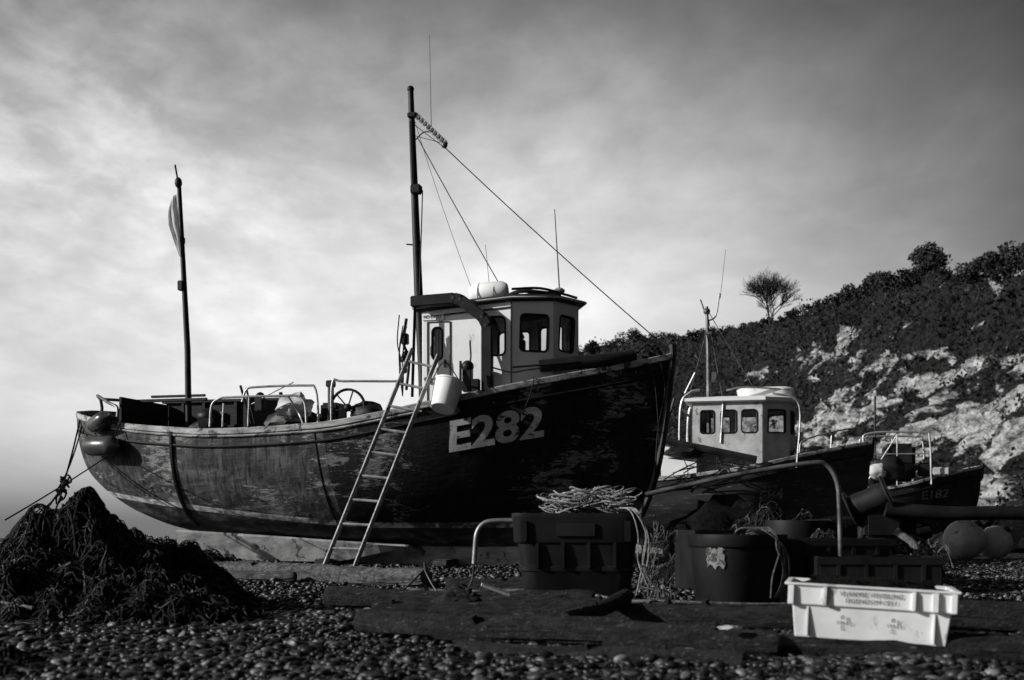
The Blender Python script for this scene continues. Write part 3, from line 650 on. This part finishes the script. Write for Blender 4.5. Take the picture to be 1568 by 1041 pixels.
log('driftwood_log',(-4.6,13.2,.06),(-2.4,12.6,.08),.07,.06)
log('driftwood_log',(-2.2,13.2,.06),(-.9,12.6,.08),.07,.05)
log('timber_beam',(-1.45,8.9,.09),(.6,8.35,.10),.075,.085,M_oldwood)
log('timber_beam',(-1.0,8.2,.07),(.9,7.9,.08),.06,.07,M_oldwood)
log('timber_beam',(-.93,6.95,.10),(1.35,5.75,.08),.075,.07,M_oldwood)
log('timber_beam',(-.55,7.6,.08),(2.2,6.9,.09),.07,.08,M_oldwood)
log('timber_beam',(.5,6.1,.06),(2.9,5.45,.06),.07,.08,M_oldwood)
log('timber_beam',(.9,7.35,.09),(3.9,6.6,.11),.085,.1,M_oldwood)
log('timber_beam',(.3,6.5,.14),(.75,7.4,.22),.04,.05,M_oldwood)
log('timber_beam',(1.4,6.0,.02),(3.0,5.9,.04),.07,.07,M_oldwood)
log('timber_beam',(-.3,6.15,.03),(1.1,5.4,.03),.045,.055,M_oldwood)
log('driftwood_log',(-.6,10.6,.1),(.6,10.3,.14),.08,.075,M_oldwood)
log('driftwood_log',(-.9,10.0,.06),(.2,9.6,.08),.05,.045)
def rock(name,c,s,mat,seed):
    g=G(); g.lump((c[0],c[1],c[2]),s,.5,1.3,4); return g.make(name,mat)
rock('beach_rock',(-.42,8.6,.05),(.2,.14,.13),M_oldwood,2); rock('beach_rock',(-.15,8.65,.06),(.15,.12,.13),M_oldwood,4); rock('beach_rock',(.05,8.7,.03),(.16,.12,.11),M_oldwood,6)
g=G(); g.box((-.12,8.3,.20),(.22,.06,.018),Euler((.2,.35,.1))); g.make('broken_plank',M_cream)
g=G(); g.lump((1.1,5.75,.165),(.06,.03,.013),.3,2,3); g.make('polystyrene_scrap',M_cream)
for nm,pts,r,mt in (('beach_rope',[(-1.9,9.8,.05),(-1.4,10.2,.07),(-1.2,9.9,.05),(-1.35,9.5,.05),(-1.0,9.4,.06),(-.8,10.4,.25)],.010,M_ropemid),
    ('beach_rope',[(.6,8.1,.17),(.75,7.6,.17),(1.0,7.4,.18),(1.5,7.3,.17),(1.9,7.3,.17)],.010,M_ropemid),
    ('beach_rope',[(3.0,12,.03),(3.6,12.5,.05),(4.3,12.3,.03),(5.2,12.6,.03)],.014,M_ropemid),
    ('beach_rope',[(-5.6,11.5,.5),(-4.9,11.2,.46),(-4.3,10.3,.40),(-3.8,9.8,.5)],.014,M_ropemid),
    ('beach_rope',[(-4.6,8.4,.12),(-4.0,8.2,.22),(-3.6,7.9,.15),(-3.2,7.6,.12)],.012,M_ropemid)):
    g=G(); g.tube(cat(pts,8),r,6); g.make(nm,mt)
# ================================================================= gear right
def crate(name,loc,rz,w,d,h,mat):
    e=empty(name,loc,rz); g=G()
    for s in (-1,1):
        g.box((0,s*d/2,h/2),(w,.03,h)); g.box((s*w/2,0,h/2),(.03,d-.03,h))
        g.box((0,s*(d/2+.015),h-.03),(w+.05,.03,.05)); g.box((0,s*(d/2+.012),h*.4),(w+.02,.02,.03))
    g.box((0,0,.02),(w-.03,d-.03,.03))
    for x in (-.35,-.12,.12,.35):
        for s in (-1,1): g.box((x*w,s*(d/2+.015),h*.5),(.03,.03,h*.8))
    g.make('shell',mat,e); return e
crate('fish_crate',(2.66,8.4,.06),-.08,.85,.5,.38,M_tub); crate('fish_crate',(2.5,8.95,.0),.05,.8,.5,.56,M_tub); crate('fish_crate',(3.0,9.2,.0),.3,.5,.4,.42,M_tub)
crate('fish_crate',(3.4,11.2,.0),-.15,.8,.5,.36,M_tub); crate('fish_crate',(3.45,11.2,.37),.1,.8,.5,.34,M_tub); crate('fish_crate',(2.2,11.6,0),.2,.9,.6,.6,M_tub)
crate('fish_crate',(4.1,13.2,0),.4,.8,.5,.4,M_h3)
tb=tub('barrel_tub',(2.75,11.0,0),.3,.3,.3,[(.80,0),(.82,.01),(.93,.5),(.98,.51),(1.0,.53),(1.0,.70),(.94,.70),(.9,.5),(.75,.2),(.7,.1)],2,M_tub)
tb=tub('barrel_tub',(3.85,12.0,0),.3,.33,.33,[(.80,0),(.82,.01),(.93,.5),(.98,.51),(1.0,.53),(1.0,.62),(.94,.62),(.9,.5),(.75,.2),(.7,.1)],2,M_rubber)
e=empty('winch_drum',(2.95,9.4,.86),0,0,0)
g=G(); q=Euler((math.radians(20),math.radians(64),0))
for z in (-.16,.16): g.lathe((0,0,0),[(.02,z-.012),(.15,z-.012),(.16,z),(.15,z+.012),(.02,z+.012)],26,q)
g.lathe((0,0,0),[(.10,-.16),(.11,-.08),(.10,0),(.115,.08),(.10,.16)],22,q); g.tube([(0,0,0),(.05,0,-.86)],.04,8); g.tube([(0,0,0),(-.15,.1,-.86)],.03,8); g.box((.1,.05,-.2),(.3,.25,.2)); g.make('drum',M_rubber,e)
g=G(); g.tube(cat([(3.05,9.3,.80),(3.5,9.25,.76),(4.1,9.2,.76),(4.9,9.2,.70)],5),[.065,.055],10); g.make('rubber_hose',M_rubber)
g=G(); g.box((3.3,9.5,.4),(.12,.12,.8)); g.box((4.5,9.25,.34),(.14,.14,.68)); g.make('trestle',M_oldwood)
g=G(); g.tube(cat([(3.0,8.9,.62),(3.12,8.8,.5),(3.1,8.7,.3),(3.15,8.7,.15)],5),.03,8)
for i in range(16):
    c=Vector((U(3.0,3.3),U(8.7,8.9),U(.25,.55))); g.tube(cat([c+Vector((U(-.08,.08),U(-.06,.06),U(-.12,.12))) for _ in range(5)],4),U(.005,.01),5)
g.make('tangled_rope',M_ropemid)
for x,y,r in ((7.95,20,.36),(8.62,20.3,.30),(7.6,21.5,.3)):
    e=empty('mooring_buoy',(x,y,r*.95)); g=G(); g.ball((0,0,0),r,24,Euler((.4,.3,0))); g.make('float',M_pbuoy,e); g=G(); g.lathe((0,0,0),[(.05,r*.95),(.07,r*1.0),(.06,r*1.15),(.02,r*1.18)],12,Euler((.4,.6,0))); g.make('eye',M_dark,e)
g=G(); g.lump((6.0,18,.3),(.6,.4,.5),.4,2,4); g.lump((4.6,17,.3),(.9,.5,.4),.4,2,4); g.lump((10.6,23,.4),(1.0,.8,.6),.4,2,4); g.tube([(5.0,17,.2),(6.4,17.5,.5)],.1,10); g.lump((3.2,17,.4),(.8,.5,.6),.4,2,4); g.make('stacked_fishing_gear',M_net)
def pot(x,y,rz):
    e=empty('lobster_pot',(x,y,0),rz); g=G()
    for xx in (-.3,0,.3): g.tube([(xx,.25*math.cos(t),.02+.38*math.sin(t)) for t in [i*math.pi/10 for i in range(11)]],.016,6)
    for t in (0,.4,.8,1.2,1.57,1.95,2.35,2.75,3.14): g.tube([(-.32,.25*math.cos(t),.02+.38*math.sin(t)),(.32,.25*math.cos(t),.02+.38*math.sin(t))],.009,5)
    for k in range(10):
        xx=-.3+k*.066; g.tube([(xx,.25*math.cos(t),.02+.375*math.sin(t)) for t in [i*math.pi/8 for i in range(9)]],.005,4)
    g.make('frame',M_ropedark,e)
pot(4.9,14,.3); pot(7.6,15.8,-.4); pot(4.3,14.4,1.2); pot(5.3,15.8,.1)
# ================================================================= ground mesh
def grid(name,xs,ys,fn,mat):
    vs=[(x,y,fn(x,y)) for y in ys for x in xs]; nx=len(xs); fs=[(j*nx+i,j*nx+i+1,j*nx+nx+i+1,j*nx+nx+i) for j in range(len(ys)-1) for i in range(nx-1)]
    g=G(); g.add(vs,fs); return g.make(name,mat,None,True,False)
m,n,b=nt('shingle'); t=n.nodes.new('ShaderNodeTexCoord')
vo=n.nodes.new('ShaderNodeTexVoronoi'); vo.inputs['Scale'].default_value=22; n.links.new(t.outputs['Object'],vo.inputs['Vector'])
bw=n.nodes.new('ShaderNodeRGBToBW'); n.links.new(vo.outputs['Color'],bw.inputs[0])
col=ramp(n,bw.outputs[0],[(.2,.008),(.6,.028),(.9,.09)]); big=ramp(n,noi(n,.6,5),[(.35,.5),(.65,1.1)])
n.links.new(math_(n,'MULTIPLY',col,big),b.inputs['Base Color']); b.inputs['Roughness'].default_value=.7; b.inputs['Specular IOR Level'].default_value=.2
bp=n.nodes.new('ShaderNodeBump'); bp.invert=True; bp.inputs['Strength'].default_value=1; bp.inputs['Distance'].default_value=.03; n.links.new(vo.outputs['Distance'],bp.inputs['Height']); n.links.new(bp.outputs[0],b.inputs['Normal'])
M_sh=m
def axis(lim):
    out=[];x=0;st=.25
    while x<lim: out.append(x); x+=st; st*=1.06
    out.append(lim); return out
ax=axis(2500); xs=sorted(set([-q for q in ax]+ax)); ys=[-20,-10,-5,-2]+[q for q in ax]
ys2=[-q for q in axis(300)[::-1] if q>20]+ys
grid('shingle_beach',xs,ys2,gz,M_sh)
m,n,b=nt('sea_water'); b.inputs['Base Color'].default_value=(.03,.03,.03,1); b.inputs['Roughness'].default_value=.35; b.inputs['Specular IOR Level'].default_value=.3
bp=n.nodes.new('ShaderNodeBump'); bp.inputs['Strength'].default_value=.8; bp.inputs['Distance'].default_value=.5; n.links.new(noi(n,.4,6,(.4,1,1)),bp.inputs['Height']); n.links.new(bp.outputs[0],b.inputs['Normal'])
g=G(); g.add([(-6000,30,-1.1),(6000,30,-1.1),(6000,9000,-1.1),(-6000,9000,-1.1)],[(0,1,2,3)]); g.make('sea',m,None,False)
def pebbles(name,n,ymin,ymax,r0,r1,sub,seed,pw=1.8):
    rg=np.random.default_rng(seed)
    bm=bmesh.new(); bmesh.ops.create_icosphere(bm,subdivisions=sub,radius=1); bm.verts.index_update()
    bv=np.array([v.co[:] for v in bm.verts]); bf=np.array([[v.index for v in f.verts] for f in bm.faces]); bm.free()
    y=np.sqrt(rg.uniform(ymin**2,ymax**2,n)); x=rg.uniform(-.52,.52,n)*y
    r=r0*(r1/r0)**(rg.random(n)**pw)
    sc=np.stack([r*rg.uniform(.9,1.6,n),r*rg.uniform(.75,1.1,n),r*rg.uniform(.4,.75,n)],1)
    z=np.array([gz(a,b_) for a,b_ in zip(x,y)])+r*rg.uniform(.1,.7,n)
    an=rg.uniform(0,6.28,n); ti=rg.normal(0,.4,n)
    sk_=1+rg.normal(0,.10,(n,len(bv)))*(1 if sub>1 else .8)
    V=bv[None]*sk_[:,:,None]*sc[:,None,:]
    ct,st=np.cos(ti)[:,None],np.sin(ti)[:,None]; yy=V[:,:,1]*ct-V[:,:,2]*st; zz=V[:,:,1]*st+V[:,:,2]*ct
    ca,sa=np.cos(an)[:,None],np.sin(an)[:,None]; xx=V[:,:,0]*ca-yy*sa; y2=V[:,:,0]*sa+yy*ca
    P=np.stack([xx+x[:,None],y2+y[:,None],zz+z[:,None]],2).reshape(-1,3)
    F=(bf[None]+(np.arange(n)*len(bv))[:,None,None]).reshape(-1,3)
    me=bpy.data.meshes.new(name); me.vertices.add(len(P)); me.vertices.foreach_set('co',P.ravel()); me.loops.add(F.size); me.loops.foreach_set('vertex_index',F.ravel().astype(np.int32))
    me.polygons.add(len(F)); me.polygons.foreach_set('loop_start',np.arange(0,F.size,3,dtype=np.int32)); me.polygons.foreach_set('loop_total',np.full(len(F),3,dtype=np.int32)); me.polygons.foreach_set('use_smooth',np.ones(len(F),dtype=bool)); me.update()
    at=me.attributes.new('tone','FLOAT','POINT'); tn=np.repeat(rg.random(n)**2.6,len(bv)); at.data.foreach_set('value',tn.astype(np.float32))
    o=bpy.data.objects.new(name,me); scene.collection.objects.link(o); return o
m,n,b=nt('pebble'); at=n.nodes.new('ShaderNodeAttribute'); at.attribute_name='tone'
c=ramp(n,at.outputs['Fac'],[(0,.008),(.5,.03),(1,.2)]); sp_=ramp(n,noi(n,60,4),[(.4,.75),(.7,1.3)]); bigp=ramp(n,noi(n,.5,4),[(.35,.45),(.65,1.1)])
n.links.new(math_(n,'MULTIPLY',math_(n,'MULTIPLY',c,sp_),bigp),b.inputs['Base Color']); b.inputs['Roughness'].default_value=.45; b.inputs['Specular IOR Level'].default_value=.35
p1=pebbles('pebbles',38000,4.3,8.8,.007,.036,2,1,2.3); p1.data.materials.append(m)
p2=pebbles('pebbles',40000,8.8,19,.012,.045,1,2,2.2); p2.data.materials.append(m)
# ================================================================= cliff
RP=[(-12,292,2),(0,282,20),(8,270,33),(15.1,260,38.5),(24.2,240,37.8),(30.5,225,36),(36,212,35),(40.5,198,33.8),(44.5,182,33.4),(47.9,165,32.4),(49.5,158,32.4),(50.9,150,31),(52.2,143,32.2),(53.1,137,29.6),(54.1,128,28.4),(55,122,27.6),(56.5,105,25.8),(60,80,24),(70,50,22),(90,20,20)]
cum=[0]
for i in range(1,len(RP)): cum.append(cum[-1]+math.dist(RP[i][:2],RP[i-1][:2]))
fX,fY,fZ=[pchip(cum,[p[k] for p in RP]) for k in range(3)]
NA,NB=560,110; T=cum[-1]; vs=[];ch=[]
for i in range(NA+1):
    s=T*i/NA; x,y,z=fX(s),fY(s),fZ(s); x2,y2=fX(min(s+2,T)),fY(min(s+2,T)); x1,y1=fX(max(s-2,0)),fY(max(s-2,0)); tx,ty=x2-x1,y2-y1; l=math.hypot(tx,ty); nx,ny=ty/l,-tx/l
    if nx*(-1)+ny*(-.3)<0: nx,ny=-nx,-ny
    for j in range(NB+1):
        b_=j/NB*1.25
        if b_<=1:
            prof=(1-b_); off=17*(prof**1.25)*min(1,z/25)+1.5*math.sin(b_*9+s*.03)*(1-b_)
            px,py,pz=x+nx*off,y+ny*off,z*b_-1.3*(1-b_)
        else:
            px,py,pz=x-nx*(b_-1)*120,y-ny*(b_-1)*120,z-1.2+(b_-1)*4
        q=Vector((px,py,pz)); qv=Vector((px,py,pz*.35)); d=3.0*noise.noise(q*.09)+2.4*noise.noise(qv*.28)+1.5*noise.noise(qv*.7)+.6*noise.noise(q*1.7)
        d*=min(1,max(0,(1.15-b_)*4)); d*=min(1,z/15)
        vs.append((px+nx*d,py+ny*d,pz+.5*noise.noise(q*.4+Vector((9,0,0)))))
        c=noise.noise(Vector((px*.06,py*.06,pz*.22)))*.9+noise.noise(Vector((px*.25,py*.25,pz*.5)))*1.0+noise.noise(Vector((px*.8,py*.8,pz*.9)))*.6
        reg=1 if s>120 else (max(0,(s-100)/20))
        band=math.exp(-((b_-.42)/.32)**2)
        val=c*.95+band*.62-.44-(1-reg)*1.2
        ch.append(val)
vsn=vs; m1=NB+1
g=G(); g.add(vs,[(i*m1+j,(i+1)*m1+j,(i+1)*m1+j+1,i*m1+j+1) for i in range(NA) for j in range(NB)])
m,n,b=nt('chalk_cliff'); at=n.nodes.new('ShaderNodeAttribute'); at.attribute_name='chalk'
f=math_(n,'ADD',at.outputs['Fac'],math_(n,'MULTIPLY',math_(n,'SUBTRACT',noi(n,.9,10,(1,1,1.2),0,.7),.5),1.7))
k=ramp(n,f,[(0.03,0),(.22,1)]); veg=ramp(n,noi(n,1.5,6),[(.35,.006),(.7,.04)]); chk=ramp(n,noi(n,.7,10,(1,1,1.5),.5,.72),[(.37,.04),(.47,.25),(.6,.58)])
n.links.new(mixv(n,k,veg,chk),b.inputs['Base Color']); b.inputs['Roughness'].default_value=.95; b.inputs['Specular IOR Level'].default_value=.1
bp=n.nodes.new('ShaderNodeBump'); bp.inputs['Strength'].default_value=1; bp.inputs['Distance'].default_value=1.4; n.links.new(noi(n,.9,10,(1,1,.6),0,.65),bp.inputs['Height']); n.links.new(bp.outputs[0],b.inputs['Normal'])
cl=g.make('chalk_cliff',m,None,True,False); at=cl.data.attributes.new('chalk','FLOAT','POINT'); at.data.foreach_set('value',np.array(ch,dtype=np.float32))
rg=np.random.default_rng(5)
cen=[];siz=[];ton=[]
for _ in range(90000):
    i=rg.integers(0,NA); j=rg.integers(0,int(NB*.82)); v=vsn[i*m1+j]; c=ch[i*m1+j]
    if c>-.03+rg.random()*.2 or v[2]<.5: continue
    if len(cen)>48000: break
    cl_=max(0,.5+1.8*noise.noise(Vector(v)*.35)); 
    cen.append((v[0]-rg.random()*1.5*cl_,v[1]+rg.normal()*.3,v[2]+rg.random()*1.1*cl_)); siz.append(rg.uniform(.12,.34)); ton.append(.38+.9*noise.noise(Vector(v)*.25)+rg.normal()*.12)
def crown(x,y,z,r,n_):
    lob=[(rg.normal(0,.4,3)*r*np.array([1,1,.6]),r*rg.uniform(.45,.75)) for _ in range(6)]; t_=rg.random()
    for _ in range(n_):
        o,rr=lob[rg.integers(0,6)]; d=rg.normal(size=3); d/=np.linalg.norm(d); p=o+d*rr*rg.random()**.4
        cen.append((x+p[0],y+p[1],z+p[2]*.85)); siz.append(rg.uniform(.12,.3)); ton.append(t_*.45+rg.random()*.3)
s=20
while s<T-20:
    x,y,z=fX(s),fY(s),fZ(s); r=rg.uniform(.6,1.6); crown(x+rg.uniform(0,1),y,z+.2*r,r,int(160*r)); s+=rg.uniform(1.2,3.2)
for (x,y,z,r) in ((49.5,158,33.2,2.1),(50.2,154,32.8,1.9),(52.0,144,33.6,2.6),(52.5,141.5,33,2.0),(51.5,146.5,32,2.0),(48.3,164,33,1.8),(54.2,128,29.6,1.6),(55,121,28.6,2.2),(53.6,132,29.8,1.6),(25,238,38.4,2.5),(18,254,39,2.2)): crown(x,y,z,r,int(520*r))
cen=np.array(cen);siz=np.array(siz);n_=len(cen)
A_=rg.normal(size=(n_,3));A_/=np.linalg.norm(A_,axis=1)[:,None];B_=np.cross(A_,rg.normal(size=(n_,3)));B_/=np.linalg.norm(B_,axis=1)[:,None]
V=np.stack([cen-A_*siz[:,None],cen+B_*siz[:,None]*.6,cen+A_*siz[:,None],cen-B_*siz[:,None]*.6],1).reshape(-1,3)
me=bpy.data.meshes.new('f'); me.from_pydata(V.tolist(),[],[(4*i,4*i+1,4*i+2,4*i+3) for i in range(n_)]); o=bpy.data.objects.new('cliff_foliage',me); scene.collection.objects.link(o)
at=me.attributes.new('tone','FLOAT','POINT'); at.data.foreach_set('value',np.repeat(np.clip(np.array(ton),0,1),4).astype(np.float32))
m,n,b=nt('foliage'); at=n.nodes.new('ShaderNodeAttribute'); at.attribute_name='tone'; n.links.new(ramp(n,at.outputs['Fac'],[(0,.008),(.5,.024),(1,.08)]),b.inputs['Base Color']); b.inputs['Roughness'].default_value=.9; b.inputs['Specular IOR Level'].default_value=.1
me.materials.append(m)
random.seed(4); g=G()
def br(p,d,l,r,k):
    n2=p+d*l; mid=p.lerp(n2,.5)+Vector((U(-.1,.1),U(-.1,.1),0))*l*.3; g.tube([p,mid,n2],[r,r*.85,r*.7],4,False)
    if k==0: return
    for _ in range(4):
        dd=(d+Vector((U(-1,1),U(-1,1),U(-.35,.75)))*.8).normalized(); br(n2 if R()>.3 else mid,dd,l*U(.65,.88),r*.62,k-1)
for q in range(3): br(Vector((42.0,185,32.2)),Vector((U(-.5,.5),U(-.3,.3),1)).normalized(),2.5,.16,5)
g.make('bare_tree',pmat('bark',.02,.05,2,.9,0),None,True,False)
# ================================================================= light, world, camera
az=math.radians(257); el=math.radians(21)
d=Vector((math.sin(az)*math.cos(el),math.cos(az)*math.cos(el),math.sin(el)))
sl=bpy.data.lights.new('sun','SUN'); sl.energy=5.0; sl.angle=math.radians(.55); sl.color=(1,.995,.985)
so=bpy.data.objects.new('sun',sl); so.rotation_euler=d.to_track_quat('Z','Y').to_euler(); so.location=(-20,0,20); scene.collection.objects.link(so)
w=bpy.data.worlds.new('World'); scene.world=w; w.use_nodes=True; n=w.node_tree; bg=n.nodes['Background']
sk=n.nodes.new('ShaderNodeTexSky'); sk.sky_type='NISHITA'; sk.sun_disc=False; sk.sun_elevation=el; sk.sun_rotation=az; sk.dust_density=2.0
bw=n.nodes.new('ShaderNodeRGBToBW'); n.links.new(sk.outputs[0],bw.inputs[0])
tc=n.nodes.new('ShaderNodeTexCoord'); sx=n.nodes.new('ShaderNodeSeparateXYZ'); n.links.new(tc.outputs['Generated'],sx.inputs[0])
zz=math_(n,'ADD',math_(n,'MAXIMUM',sx.outputs[2],0.0),.22)
cb=n.nodes.new('ShaderNodeCombineXYZ'); n.links.new(math_(n,'DIVIDE',sx.outputs[0],zz),cb.inputs[0]); n.links.new(math_(n,'DIVIDE',sx.outputs[1],zz),cb.inputs[1])
def wn(scale,st,det,dist,rot=0,rough=.55):
    mp=n.nodes.new('ShaderNodeMapping'); mp.inputs['Scale'].default_value=st; mp.inputs['Rotation'].default_value=(0,0,rot); n.links.new(cb.outputs[0],mp.inputs[0])
    x=n.nodes.new('ShaderNodeTexNoise'); x.inputs['Scale'].default_value=scale; x.inputs['Detail'].default_value=det; x.inputs['Distortion'].default_value=dist; x.inputs['Roughness'].default_value=rough; n.links.new(mp.outputs[0],x.inputs['Vector']); return x.outputs['Fac']
c1=ramp(n,wn(2.0,(1,.8,1),8,.3,.5),[(.32,0),(.68,1)]); c2=ramp(n,wn(9,(1,.8,1),8,.2,.6,.55),[(.36,0),(.66,1)])
lx=ramp(n,math_(n,'ADD',math_(n,'MULTIPLY',sx.outputs[0],.5),.5),[(.35,1),(.48,.45),(.7,.25)])
lz=ramp(n,sx.outputs[2],[(.08,.15),(.25,.8),(.35,1)])
cloud=math_(n,'ADD',math_(n,'MULTIPLY',c1,.55),math_(n,'MULTIPLY',math_(n,'MULTIPLY',c2,math_(n,'ADD',c1,.35)),math_(n,'MULTIPLY',math_(n,'MULTIPLY',lx,lz),.75)))
lowf=ramp(n,sx.outputs[2],[(.02,.2),(.12,.5),(.3,.85)])
cm=math_(n,'ADD',.86,math_(n,'MULTIPLY',math_(n,'SUBTRACT',cloud,.36),math_(n,'MULTIPLY',lowf,.8)))
fx=ramp(n,math_(n,'ADD',math_(n,'MULTIPLY',sx.outputs[0],.5),.5),[(.0,.5),(.3,.72),(.4,1),(.5,1),(.58,.78),(.64,.46),(.70,.2),(1,.12)])
fz=ramp(n,sx.outputs[2],[(0,.76),(.1,.9),(.2,1),(.28,.88),(.36,.56),(.43,.32),(1,.2)])
fy=ramp(n,math_(n,'ADD',math_(n,'MULTIPLY',sx.outputs[1],.5),.5),[(.0,.28),(.5,.38),(.8,.6),(.92,1)])
val=math_(n,'MULTIPLY',math_(n,'MULTIPLY',math_(n,'MULTIPLY',bw.outputs[0],cm),math_(n,'MULTIPLY',fx,fy)),math_(n,'MULTIPLY',fz,2.75))
n.links.new(val,bg.inputs[0]); bg.inputs[1].default_value=.13
cam=bpy.data.cameras.new('camera'); co=bpy.data.objects.new('camera',cam); scene.collection.objects.link(co); co.location=(0,0,.72); co.rotation_euler=(math.radians(90),0,0)
cam.lens=40; cam.sensor_width=36; cam.shift_y=.174; cam.clip_end=20000; cam.clip_start=.1
cam.dof.use_dof=True; cam.dof.focus_distance=14; cam.dof.aperture_fstop=2.2
scene.camera=co
scene.view_settings.view_transform='Standard'; scene.view_settings.look='None'; scene.view_settings.exposure=0
